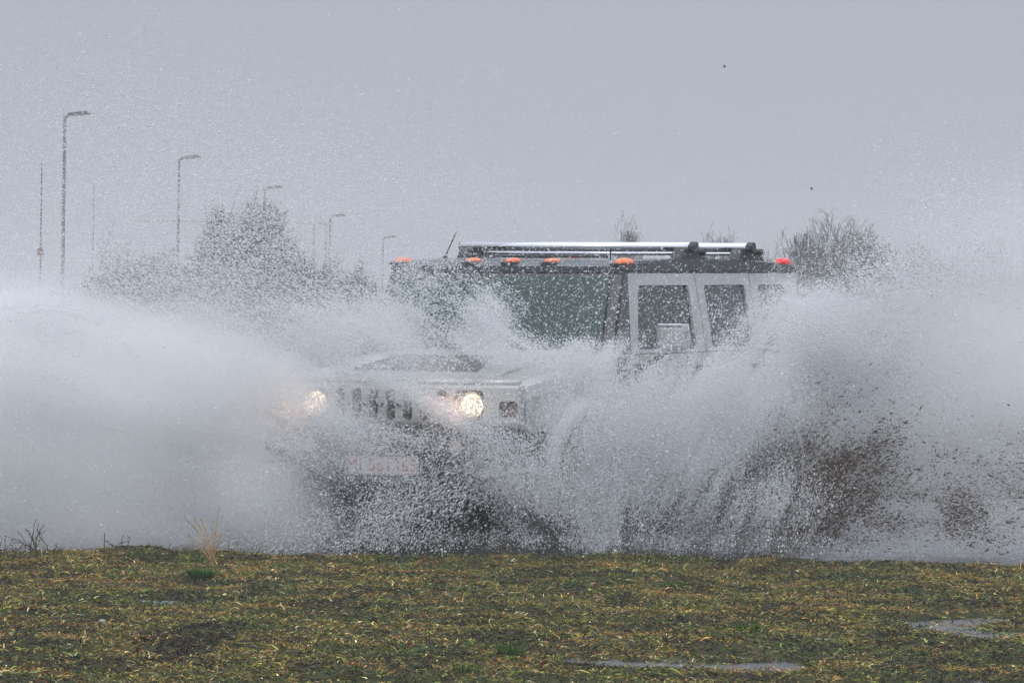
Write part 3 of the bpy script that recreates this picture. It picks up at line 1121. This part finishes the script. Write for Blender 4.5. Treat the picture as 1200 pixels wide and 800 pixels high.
GREEN = [[.03, .09, .015], [.05, .13, .02], [.03, .07, .02]]
GG = 'green tufts in the bank'
tuft('grass_tuft', 235, 684, 420, .085, .07, GREEN, 'bright green tuft at the foot of the tall dry plant', 'grass tuft', GG)
tuft('grass_tuft', 577, 655, 200, .06, .08, GREEN, 'green tuft on the bank edge below the dark underside of the vehicle', 'grass tuft', GG)
tuft('grass_tuft', 597, 768, 160, .06, .06, GREEN, 'dark green tuft low in the foreground centre', 'grass tuft', GG)
tuft('grass_tuft', 787, 688, 200, .04, .09, GREEN, 'flat dark green tuft right of centre', 'grass tuft', GG)
tuft('grass_tuft', 490, 690, 160, .035, .10, GREEN, 'flat dark green tuft left of centre', 'grass tuft', GG)
tuft('grass_tuft', 1193, 652, 160, .05, .07, GREEN, 'green tuft on the bank at the right edge', 'grass tuft', GG)
tuft('grass_tuft', 1170, 715, 130, .045, .08, GREEN, 'green tuft beside the right-hand pool', 'grass tuft', GG)
tuft('grass_tuft', 877, 740, 140, .05, .07, GREEN, 'green tuft left of the pool at lower right', 'grass tuft', GG)
tuft('grass_tuft', 130, 762, 120, .04, .08, GREEN, 'green tuft at lower left among dead stalks', 'grass tuft', GG)
tuft('grass_tuft', 545, 788, 120, .05, .06, GREEN, 'green tuft by the bottom edge left of the centre pool', 'grass tuft', GG)
tuft('grass_tuft', 930, 752, 90, .035, .03, [[.02, .025, .015]], 'small blackish tuft above the lower right pool', 'grass tuft', GG)


def stalks(name, px, py, S, m, label, cat, group=None):
    Y = ground_at(py)
    p = at(px, py, Y)
    z = float(terr(np.array([p.x]), np.array([Y]))[0])
    o = np_mesh(name, *seg_mesh(S), m)
    o.location = (p.x, Y, z - .005)
    tag(o, label, cat, group)
    return o


# tall dry plant that leans left
rn = random.Random(8)
S = []
for k in range(13):
    a = rn.uniform(-.35, 1.15) if k > 2 else rn.uniform(-.3, .3)
    Lk = rn.uniform(.16, .36)
    p0 = Vector((rn.uniform(-.02, .02), rn.uniform(-.02, .02), 0)); p = p0
    n_ = 6
    for i in range(n_):
        aa = a * (.55 + .75 * i / n_)
        q_ = p + Vector((-math.sin(aa), rn.uniform(-.2, .2), max(.12, math.cos(aa)))).normalized() * Lk / n_
        S.append((p, q_, .0048 - .0005 * i)); p = q_
    S.append((p, p + Vector((0, 0, .010)), .006))
stalks('dry_plant', 250, 668, S, M['straw'], 'tall straw-coloured dry plant leaning left on the bank edge', 'plant')


def twiggy(seed, n_, h_, sp, r_=.0042):
    rn = random.Random(seed); S = []
    for k in range(n_):
        p = Vector((rn.uniform(-sp, sp) * .5, rn.uniform(-.03, .03), 0))
        d = Vector((rn.gauss(0, .7), rn.gauss(0, .3), 1)).normalized()
        for i in range(4):
            d = (d + Vector((rn.gauss(0, .35), rn.gauss(0, .25), rn.gauss(.0, .25)))).normalized()
            q_ = p + d * h_ * rn.uniform(.2, .35)
            S.append((p, q_, r_ * (1 - i * .15)))
            if rn.random() < .6:
                e_ = (d + Vector((rn.gauss(0, .8), 0, rn.gauss(.1, .5)))).normalized()
                S.append((q_, q_ + e_ * h_ * .2, r_ * .6))
            p = q_
    return S


stalks('twiggy_plant', 48, 659, twiggy(1, 12, .16, .16), M['deadstem'], 'dark tangled twiggy plant on the bank at far left', 'plant')
stalks('twiggy_plant', 6, 660, twiggy(2, 8, .10, .14), M['deadstem'], 'low dark twiggy plant cut by the left edge', 'plant')
stalks('twiggy_plant', 140, 656, twiggy(3, 6, .09, .12), M['deadstem'], 'small faint twiggy plant standing in the water edge', 'plant')
stalks('twiggy_plant', 1080, 664, twiggy(5, 7, .12, .14, .0026), M['straw'], 'pale sprawling twiggy plant on the bank at right', 'plant')
stalks('single_stalk', 122, 657, [(Vector((0, 0, 0)), Vector((.002, 0, .11)), .004)], M['deadstem'], 'single short dark stalk at the water edge, left', 'stalk')
# dead upright stalks scattered over the bank
GS = 'dead stalks standing in the grass'
spots = [(300, 800, 'stalk'), ]
rn = random.Random(4)
def region_phrase(px, py):
    hx_ = ['at the far left', 'left of centre', 'in the centre', 'right of centre', 'at the far right'][min(4, int(px // 240))]
    vy_ = 'near the water edge' if py < 690 else ('in the middle of the bank' if py < 745 else 'close to the bottom edge')
    return hx_, vy_
cl = [(20, 790), (48, 795), (38, 770), (70, 785), (85, 775), (104, 790), (120, 770), (205, 775), (430, 770), (436, 782), (470, 765), (505, 770),
      (455, 745), (640, 742), (750, 722), (930, 672), (915, 668), (885, 665), (968, 702), (993, 700), (1003, 702), (1020, 704), (1008, 688),
      (930, 694), (1070, 706), (1092, 702), (985, 785), (1055, 790), (1080, 795), (1098, 782), (1125, 790), (1150, 795), (1115, 715), (1165, 730),
      (855, 765), (912, 795), (1050, 760), (820, 690), (838, 700), (320, 735), (385, 690), (195, 782)]
seen = {}
for i, (px, py) in enumerate(cl):
    h_ = rn.uniform(.05, .13) if py > 700 else rn.uniform(.04, .09)
    S = []
    p = Vector((0, 0, 0)); d = Vector((rn.gauss(0, .18), rn.gauss(0, .1), 1)).normalized()
    for k in range(4):
        d = (d + Vector((rn.gauss(0, .18), 0, rn.gauss(0, .05)))).normalized()
        q_ = p + d * h_ / 4
        S.append((p, q_, .0044 - .0005 * k))
        if rn.random() < .5:
            S.append((q_, q_ + (d + Vector((rn.choice((-1, 1)) * .9, 0, 0))).normalized() * h_ * .22, .0018))
        p = q_
    hx_, vy_ = region_phrase(px, py)
    stalks('dead_stalk', px, py, S, M['deadstem'], 'thin dark dead stalk %s, %s' % (hx_, vy_), 'stalk', GS + ' %s, %s' % (hx_, vy_))

# scattered stones / pale debris
def stone(px, py, sx, sy, sz, label, seed, cat='stone', m='stone', name='stone'):
    Y = ground_at(py); p = at(px, py, Y)
    z = float(terr(np.array([p.x]), np.array([Y]))[0])
    bm = bmesh.new()
    bmesh.ops.create_icosphere(bm, subdivisions=3, radius=1)
    rn = random.Random(seed)
    off = [rn.uniform(0, 50) for _ in range(3)]
    for v in bm.verts:
        P = np.array([[v.co.x * 1.6 + off[0], v.co.y * 1.6 + off[1], v.co.z * 1.6 + off[2]]])
        k = .7 + .6 * float(vnoise(P)[0])
        v.co = Vector((v.co.x * sx * k, v.co.y * sy * k, v.co.z * sz * k))
    o = obj(name, bm, M[m], smooth=False)
    o.location = (p.x, Y, z + sz * .3)
    tag(o, label, cat)
for k in range(1):
    tuft('frosted_plant', 180, 714, 260, .035, .085, [[.30, .34, .33], [.20, .26, .24], [.12, .18, .12], [.40, .43, .43]], 'low frosty grey-green plant lying flat in the grass, left', 'plant', lean=(.9, 1.5), wid=.007)
    stone(120, 740, .020, .02, .012, 'small cream pebble at lower left', 2)
    stone(862, 682, .035, .03, .012, 'flat pale stone near the water edge right of centre', 3)
    stone(965, 748, .06, .04, .012, 'long pale flat stone above the bottom right pool', 4)
    stone(1085, 729, .022, .02, .02, 'small cream pebble beside the right-hand pool', 5)
    stone(140, 660, .014, .014, .010, 'tiny white pebble on the bank edge at left', 6)
    stone(313, 684, .02, .02, .006, 'tiny white chip on the muddy patch', 7)

# ------------------------------------------------------------------ spray: plumes thrown up by the wheels and the nose
# centre (seen px, py, depth), radii in metres (across, up), tilt, depth sigma, mist optical depth, droplet count, droplet direction, droplet length
K = 1 / 175.0
#  px,  py,   Y,  rx,  ry, tilt, sy,  tau,  n,    dir, len
PL = [
    # broad left-hand cloud
    (40, 505, .8, 160, 90, -4, .9, 2.6, 60000, 172, .012),
    (200, 520, .7, 100, 80, -8, .8, 2.6, 46000, 168, .012),
    (-50, 425, 1.0, 150, 78, 0, .9, 2.2, 22000, 175, .012),
    (40, 365, 1.0, 80, 34, -14, .6, 1.3, 16000, 168, .014),
    (100, 400, 1.0, 120, 40, -12, .7, 1.5, 36000, 170, .013),
    (285, 432, .8, 70, 36, -15, .6, 1.9, 30000, 160, .013),
    (150, 615, .4, 170, 36, 0, .6, 1.6, 25000, 175, .012),
    (315, 545, -.3, 45, 60, -20, .4, 1.0, 16000, 150, .013),
    (318, 470, .1, 42, 30, 10, .35, .8, 9000, 165, .013),
    (330, 600, -.4, 50, 34, -25, .3, .9, 9000, 155, .013),
    (425, 532, -.6, 38, 20, -15, .2, .5, 3500, 150, .014),
    (460, 508, -.6, 50, 8, -12, .2, .45, 2500, 160, .014),
    # over the nose and hood
    (388, 380, .3, 46, 24, -12, .45, 1.6, 17000, 150, .014),
    (468, 372, .4, 30, 24, -35, .35, 1.6, 15000, 140, .014),
    (570, 380, .45, 23, 22, -42, .3, 1.7, 15000, 140, .015),
    (590, 412, .1, 75, 17, -8, .35, 1.1, 14000, 150, .013),
    (450, 435, -.2, 95, 26, -4, .3, .55, 10000, 150, .013),
    (515, 480, -.5, 55, 8, -28, .2, .7, 5500, 142, .018),
    (690, 418, -.2, 32, 12, 10, .35, 1.0, 9000, 60, .012),
    (375, 505, -.4, 38, 36, -35, .3, .8, 9000, 150, .013),
    # low in front of the bumper: loose drops only
    (480, 560, -.6, 100, 50, 40, .35, .05, 9500, 50, .022),
    (420, 620, -.7, 110, 22, 20, .3, .06, 6500, 45, .022),
    (600, 545, -.6, 60, 26, -45, .3, .5, 17000, 132, .014),
    (640, 590, -.6, 42, 42, -50, .3, .25, 12000, 120, .013),
    (700, 490, -.5, 46, 46, 20, .35, .9, 30000, 70, .012),
    (715, 590, -.5, 30, 42, 0, .3, .8, 22000, 80, .012),
    (650, 634, -.7, 190, 9, 0, .3, .2, 7000, 80, .010),
    # along the driver's side
    (780, 488, .1, 58, 42, 30, .45, 2.0, 36000, 60, .011),
    (876, 465, .6, 50, 48, 50, .5, 2.4, 34000, 60, .012),
    (932, 390, 1.0, 33, 34, 55, .5, 2.2, 26000, 58, .015),
    (800, 560, -.1, 50, 36, 60, .4, 1.0, 24000, 65, .011),
    (880, 600, .0, 55, 24, 20, .4, .3, 15000, 70, .013),
    (975, 395, 1.4, 28, 46, 50, .4, 1.5, 17000, 50, .014),
    # rear plume
    (1010, 358, 2.2, 70, 24, 8, .6, .9, 22000, 165, .013),
    (1130, 368, 2.4, 90, 30, 0, .7, 1.1, 30000, 172, .012),
    (1135, 460, 2.2, 85, 58, 0, .8, 2.6, 30000, 172, .012),
    (1015, 495, 1.8, 45, 30, 0, .5, 1.4, 14000, 170, .012),
    (1220, 405, 2.6, 90, 95, 0, .9, 2.6, 16000, 172, .012),
    (1120, 572, 1.8, 110, 38, 0, .6, 1.5, 14000, 175, .011),
    (980, 632, 1.2, 130, 10, 0, .5, .2, 4000, 175, .011),
]
# thin drizzle high above the clouds: drops only
DZ = [
    (150, 260, 1.2, 190, 75, 0, .9, 0, 34000, 168, .015),
    (120, 150, 1.2, 110, 60, 0, .9, 0, 11000, 165, .015),
    (350, 250, 1.0, 130, 60, 0, .8, 0, 14000, 162, .015),
    (480, 170, 1.0, 120, 70, 0, .8, 0, 3000, 160, .012),
    (290, 315, 1.0, 80, 38, 0, .7, 0, 12000, 160, .015),
    (590, 340, .4, 130, 34, 0, .6, 0, 3600, 40, .015),
    (480, 325, .4, 50, 20, 0, .5, 0, 3500, 140, .015),
    (720, 350, .5, 80, 45, 0, .6, 0, 2000, 50, .011),
    (740, 432, .2, 50, 20, 0, .4, 0, 3000, 60, .012),
    (860, 400, .8, 50, 45, 0, .5, 0, 3600, 55, .012),
    (1120, 230, 2.2, 70, 50, 0, .7, 0, 8000, 165, .014),
    (1170, 270, 2.2, 60, 40, 0, .7, 0, 8000, 165, .014),
    (1130, 318, 2.0, 90, 22, 0, .5, 0, 14000, 168, .013),
    (1030, 420, 1.8, 60, 50, 0, .6, 0, 22000, 165, .013),
    (640, 240, .8, 300, 40, 0, .8, 0, 3000, 160, .010),
    (140, 470, -.4, 190, 95, 0, .25, 0, 26000, 172, .014),
    (240, 350, .0, 130, 26, -15, .3, 0, 7000, 165, .016),
    (1120, 460, .8, 95, 100, 0, .3, 0, 20000, 172, .014),
    (560, 530, -.6, 260, 75, 0, .6, 0, 6000, 60, .012),
]


def plume_frame(pl):
    px, py, Y, rx, ry, tilt, sy, tau, n_, dr, ln = pl
    c = at(px, py, Y)
    k = (CAM_D + Y) / FPX
    a = R(tilt)
    return np.array(c[:]), rx * k, ry * k, sy, a


# directional noise: streaky along the flight of the water
def dirnoise(P, ang, fine=3.2, coarse=.9, seed=0.0):
    a = R(ang)
    u = P[..., 0] * math.cos(a) + P[..., 2] * math.sin(a)
    v = -P[..., 0] * math.sin(a) + P[..., 2] * math.cos(a)
    return fbm(np.stack([u * coarse + seed, P[..., 1] * 1.3 + seed, v * fine + 7 + seed], -1), 4)


LO = np.array([-5.6, -1.6, WATER_Z]); HI = np.array([5.6, 5.4, 3.0])
VS = .055
NN = np.ceil((HI - LO) / VS).astype(int) + 1
HI = LO + (NN - 1) * VS
gx_ = [LO[i] + VS * np.arange(NN[i]) for i in range(3)]
G = np.stack(np.meshgrid(*gx_, indexing='ij'), -1).astype(np.float32)
nz = {}
dens = np.zeros(G.shape[:3], np.float32)
for q_i, pl in enumerate(PL):
    c, rx, ry, sy, a = plume_frame(pl)
    dr = pl[9]
    key = 170 if dr > 155 else (140 if dr > 110 else 58)
    if key not in nz:
        nz[key] = dirnoise(G, key, seed=key * .37)
    dx = G[..., 0] - c[0]; dy = (G[..., 1] - c[1]) / sy; dz = G[..., 2] - c[2]
    u = (dx * math.cos(a) + dz * math.sin(a)) / rx
    v = (-dx * math.sin(a) + dz * math.cos(a)) / ry
    q2 = u * u + v * v + dy * dy
    amp = pl[7] * (1.0 if q_i < 7 else (.40 if pl[9] <= 130 else .75)) / (2.507 * sy)
    rag = np.clip((nz[key] - .12 - .03 * q2) * 2.3, 0, 1.5) if pl[7] > 2.55 or q_i in (5,) else np.clip((nz[key] - .27 - .045 * q2) * 3.6, 0, 1.8)
    dens += amp * np.exp(-.5 * np.clip(q2, 0, 40)) * rag * (q2 < 9)
    del dx, dy, dz, u, v, q2
dens *= np.clip((G[..., 2] - WATER_Z) / .06, 0, 1)
for i in range(3):   # fade to nothing at the grid's faces
    s_ = [slice(None)] * 3
    s_[i] = 0; dens[tuple(s_)] = 0
    s_[i] = -1; dens[tuple(s_)] = 0
dens[dens < .01] = 0

me = bpy.data.meshes.new('spray_mist')
me.vertices.add(dens.size)
me.vertices.foreach_set('co', G.reshape(-1, 3).ravel())
at_ = me.attributes.new('dens', 'FLOAT', 'POINT')
at_.data.foreach_set('value', dens.ravel())
mm = bpy.data.materials.new('spray_mist')
mm.use_nodes = True
n = mm.node_tree
n.nodes.remove(n.nodes['Principled BSDF'])
pv = n.nodes.new('ShaderNodeVolumePrincipled')
pv.inputs['Color'].default_value = (.992, .993, .997, 1)
pv.inputs['Density'].default_value = 1.0
pv.inputs['Anisotropy'].default_value = .0
n.links.new(pv.outputs[0], n.nodes['Material Output'].inputs['Volume'])
mist = link('spray_mist', me, mm)
ng = bpy.data.node_groups.new('mist_grid', 'GeometryNodeTree')
ng.interface.new_socket('Geometry', in_out='INPUT', socket_type='NodeSocketGeometry')
ng.interface.new_socket('Geometry', in_out='OUTPUT', socket_type='NodeSocketGeometry')
N = ng.nodes.new
gi, gout = N('NodeGroupInput'), N('NodeGroupOutput')
vc = N('GeometryNodeVolumeCube')
vc.inputs['Min'].default_value = LO.tolist(); vc.inputs['Max'].default_value = HI.tolist()
vc.inputs['Resolution X'].default_value = int(NN[0]); vc.inputs['Resolution Y'].default_value = int(NN[1]); vc.inputs['Resolution Z'].default_value = int(NN[2])
ps = N('GeometryNodeInputPosition')
sub = N('ShaderNodeVectorMath'); sub.operation = 'SUBTRACT'; sub.inputs[1].default_value = LO.tolist()
mul = N('ShaderNodeVectorMath'); mul.operation = 'SCALE'; mul.inputs['Scale'].default_value = 1 / VS
ng.links.new(ps.outputs[0], sub.inputs[0]); ng.links.new(sub.outputs[0], mul.inputs[0])
sx = N('ShaderNodeSeparateXYZ'); ng.links.new(mul.outputs[0], sx.inputs[0])


def rnd(sock, mulv):
    a = N('ShaderNodeMath'); a.operation = 'ROUND'; ng.links.new(sock, a.inputs[0])
    b_ = N('ShaderNodeMath'); b_.operation = 'MULTIPLY'; ng.links.new(a.outputs[0], b_.inputs[0]); b_.inputs[1].default_value = mulv
    return b_.outputs[0]


ax_, ay_, az_ = rnd(sx.outputs[0], float(NN[1] * NN[2])), rnd(sx.outputs[1], float(NN[2])), rnd(sx.outputs[2], 1.0)
s1 = N('ShaderNodeMath'); s1.operation = 'ADD'; ng.links.new(ax_, s1.inputs[0]); ng.links.new(ay_, s1.inputs[1])
s2 = N('ShaderNodeMath'); s2.operation = 'ADD'; ng.links.new(s1.outputs[0], s2.inputs[0]); ng.links.new(az_, s2.inputs[1])
na = N('GeometryNodeInputNamedAttribute'); na.data_type = 'FLOAT'; na.inputs['Name'].default_value = 'dens'
si = N('GeometryNodeSampleIndex'); si.data_type = 'FLOAT'; si.domain = 'POINT'
ng.links.new(gi.outputs[0], si.inputs['Geometry'])
ng.links.new(na.outputs[0], si.inputs['Value'])
ng.links.new(s2.outputs[0], si.inputs['Index'])
ng.links.new(si.outputs[0], vc.inputs['Density'])
sm = N('GeometryNodeSetMaterial'); sm.inputs['Material'].default_value = mm
ng.links.new(vc.outputs[0], sm.inputs['Geometry'])
ng.links.new(sm.outputs[0], gout.inputs[0])
md = mist.modifiers.new('grid', 'NODES'); md.node_group = ng
tag(mist, 'pale fine mist hanging in the spray on both sides of the vehicle', 'mist', kind='stuff')


# ---- droplets
def droplets(name, C, size, length, D, m):
    """tiny elongated four-sided drops at C, flying along D."""
    n_ = len(C)
    u = np.cross(D, rng.normal(size=(n_, 3))); u /= np.linalg.norm(u, axis=1)[:, None] + 1e-9
    v = np.cross(D, u)
    h_ = length[:, None] * .5
    s_ = size[:, None] * .5
    A = C - D * h_; B = C + D * h_
    v0 = C + u * s_
    v1 = C + (-.5 * u + .866 * v) * s_
    v2 = C + (-.5 * u - .866 * v) * s_
    VV = np.stack([A, v0, v1, v2, B], 1).reshape(-1, 3)
    b_ = (np.arange(n_) * 5)[:, None]
    fs = [[0, 2, 1], [0, 3, 2], [0, 1, 3], [4, 1, 2], [4, 2, 3], [4, 3, 1]]
    FF = (b_[:, :, None] + np.array(fs)[None]).reshape(-1, 3)
    return np_mesh(name, VV, FF, m)


dm = bpy.data.materials.new('water_droplet')
dm.use_nodes = True
n = dm.node_tree
pb_ = n.nodes['Principled BSDF']
pb_.inputs['Base Color'].default_value = (.95, .96, .98, 1)
pb_.inputs['Roughness'].default_value = .25
tr_ = n.nodes.new('ShaderNodeBsdfTranslucent'); tr_.inputs['Color'].default_value = (.95, .96, .98, 1)
ms = n.nodes.new('ShaderNodeMixShader'); ms.inputs[0].default_value = .45
n.links.new(pb_.outputs[0], ms.inputs[1]); n.links.new(tr_.outputs[0], ms.inputs[2])
n.links.new(ms.outputs[0], n.nodes['Material Output'].inputs['Surface'])
DROP = 0.7
Cs, Ss, Ls, Ds = [], [], [], []
for pl in PL + DZ:
    px, py, Y, rx_, ry_, tilt, sy, tau, n_, dr, ln = pl
    c, rx, ry, sy, a = plume_frame(pl)
    n_ = int(n_ * DROP * (1.5 if tau == 0 else (1.2 if dr <= 132 else 1.0)))
    k = int(n_ * 3.0)
    g3 = rng.normal(size=(k, 3))
    u, v = g3[:, 0] * rx, g3[:, 1] * ry
    P = np.stack([c[0] + u * math.cos(a) - v * math.sin(a), c[1] + g3[:, 2] * sy, c[2] + u * math.sin(a) + v * math.cos(a)], -1)
    f = .55 * dirnoise(P, dr, 5.5, 1.3, 3.1) + .45 * dirnoise(P, dr, 17., 3.0, 9.7)
    r2 = (g3 * g3).sum(1)
    if tau > 0:
        keep = rng.random(k) < np.clip((f - .36 - .022 * r2) * 6.5, .015, 1)
    else:
        keep = rng.random(k) < np.clip((f - .30) * 3.2, .1, 1)
    keep &= (P[:, 2] > WATER_Z + .01) & (r2 < 7.5)
    P = P[keep][:n_]
    k = len(P)
    da = R(dr) + rng.normal(0, .22, k)
    D = np.stack([np.cos(da), rng.normal(0, .35, k), np.sin(da)], -1)
    D /= np.linalg.norm(D, axis=1)[:, None]
    sz = np.clip(rng.lognormal(math.log(.0039), .58, k), .0016, .019)
    Cs.append(P); Ds.append(D); Ss.append(sz); Ls.append(np.maximum(sz * 1.2, ln * rng.uniform(.5, 1.5, k)))
C_ = np.concatenate(Cs); D_ = np.concatenate(Ds); S_ = np.concatenate(Ss); L_ = np.concatenate(Ls)
# none inside the car
toC = C_ - np.array(car.location)
lx = toC @ np.array(HX); ly = toC @ np.array(LX); lz = C_[:, 2]
inside = (np.abs(lx) < 2.42) & (np.abs(ly) < 1.0) & (lz > .4) & (lz < np.where(lx > 1.0, 1.25, 1.98))
C_, D_, S_, L_ = C_[~inside], D_[~inside], S_[~inside], L_[~inside]
print('droplets', len(C_))
dro = droplets('spray_droplets', C_, S_, L_, D_, dm)
tag(dro, 'white water droplets thrown up all round the vehicle', 'spray', kind='stuff')

# mud clods and brown drops flung by the rear wheel
mudm = mat('wet_mud', (.10, .056, .036), .5, vary=.3, vscale=30)
MUD = [(985, 555, 1.0, 45, 36, 35, .35, 5200, 35), (940, 590, .7, 42, 30, 20, .35, 4200, 60), (1020, 530, 1.0, 26, 12, 25, .3, 900, 20),
       (1020, 560, 1.1, 22, 8, 20, .3, 450, 20), (1130, 585, 1.2, 40, 24, 0, .35, 1500, 170), (1160, 560, 1.2, 50, 36, 0, .4, 900, 170), (1070, 605, .9, 100, 22, 0, .4, 3200, 170), (935, 570, .4, 50, 36, 10, .3, 2200, 50),
       (1000, 505, 1.0, 36, 20, 10, .3, 260, 170), (880, 615, .3, 55, 16, 0, .3, 2200, 70)]
Cs, Ss, Ls, Ds = [], [], [], []
for (px, py, Y, rx, ry, tilt, sy, n_, dr) in MUD:
    n_ = int(n_ * 2.2)
    c = np.array(at(px, py, Y)[:]); k_ = (CAM_D + Y) / FPX; a = R(tilt)
    g3 = rng.normal(size=(n_ * 3, 3))
    u, v = g3[:, 0] * rx * k_, g3[:, 1] * ry * k_
    P = np.stack([c[0] + u * math.cos(a) - v * math.sin(a), c[1] + g3[:, 2] * sy, c[2] + u * math.sin(a) + v * math.cos(a)], -1)
    f = dirnoise(P, dr, 9, 4, 8.1)
    P = P[(rng.random(len(P)) < np.clip((f - .42) * 6, .02, 1)) & (P[:, 2] > 0)][:n_]
    k = len(P)
    da = R(dr) + rng.normal(0, .4, k)
    D = np.stack([np.cos(da), rng.normal(0, .35, k), np.sin(da)], -1); D /= np.linalg.norm(D, axis=1)[:, None]
    sz = np.clip(rng.lognormal(math.log(.0038), .58, k), .0018, .019)
    Cs.append(P); Ds.append(D); Ss.append(sz); Ls.append(sz * rng.uniform(1.3, 3.8, k))
C_ = np.concatenate(Cs)
mo = droplets('mud_spray', C_, np.concatenate(Ss), np.concatenate(Ls), np.concatenate(Ds), mudm)
tag(mo, 'brown mud clods and muddy drops flung up by the rear wheel', 'mud', kind='stuff')

# a few specks of mud in the air above the vehicle
for i, (px, py, lab) in enumerate(((849, 78, 'tiny mud clod high in the sky right of centre'), (951, 221, 'tiny mud clod in the sky above the right-hand trees'))):
    p = at(px, py, 1.5)
    bm = bmesh.new(); bmesh.ops.create_icosphere(bm, subdivisions=2, radius=.009)
    for v in bm.verts: v.co *= random.uniform(.75, 1.25)
    o = obj('mud_clod', bm, mudm); o.location = p
    tag(o, lab, 'mud clod', 'mud clods in the sky')

# ------------------------------------------------------------------ damp air
HAZE = 0.0014
hm = bpy.data.materials.new('haze')
hm.use_nodes = True
n = hm.node_tree
n.nodes.remove(n.nodes['Principled BSDF'])
pv = n.nodes.new('ShaderNodeVolumePrincipled')
pv.inputs['Color'].default_value = (.97, .98, 1.0, 1)
pv.inputs['Density'].default_value = HAZE
n.links.new(pv.outputs[0], n.nodes['Material Output'].inputs['Volume'])
bm = bmesh.new()
box(bm, -420, 420, -62, 420, -1.2, 14)
hz_ = obj('haze', bm, hm)
tag(hz_, 'pale damp air fading the lamps and trees', 'haze', kind='stuff')
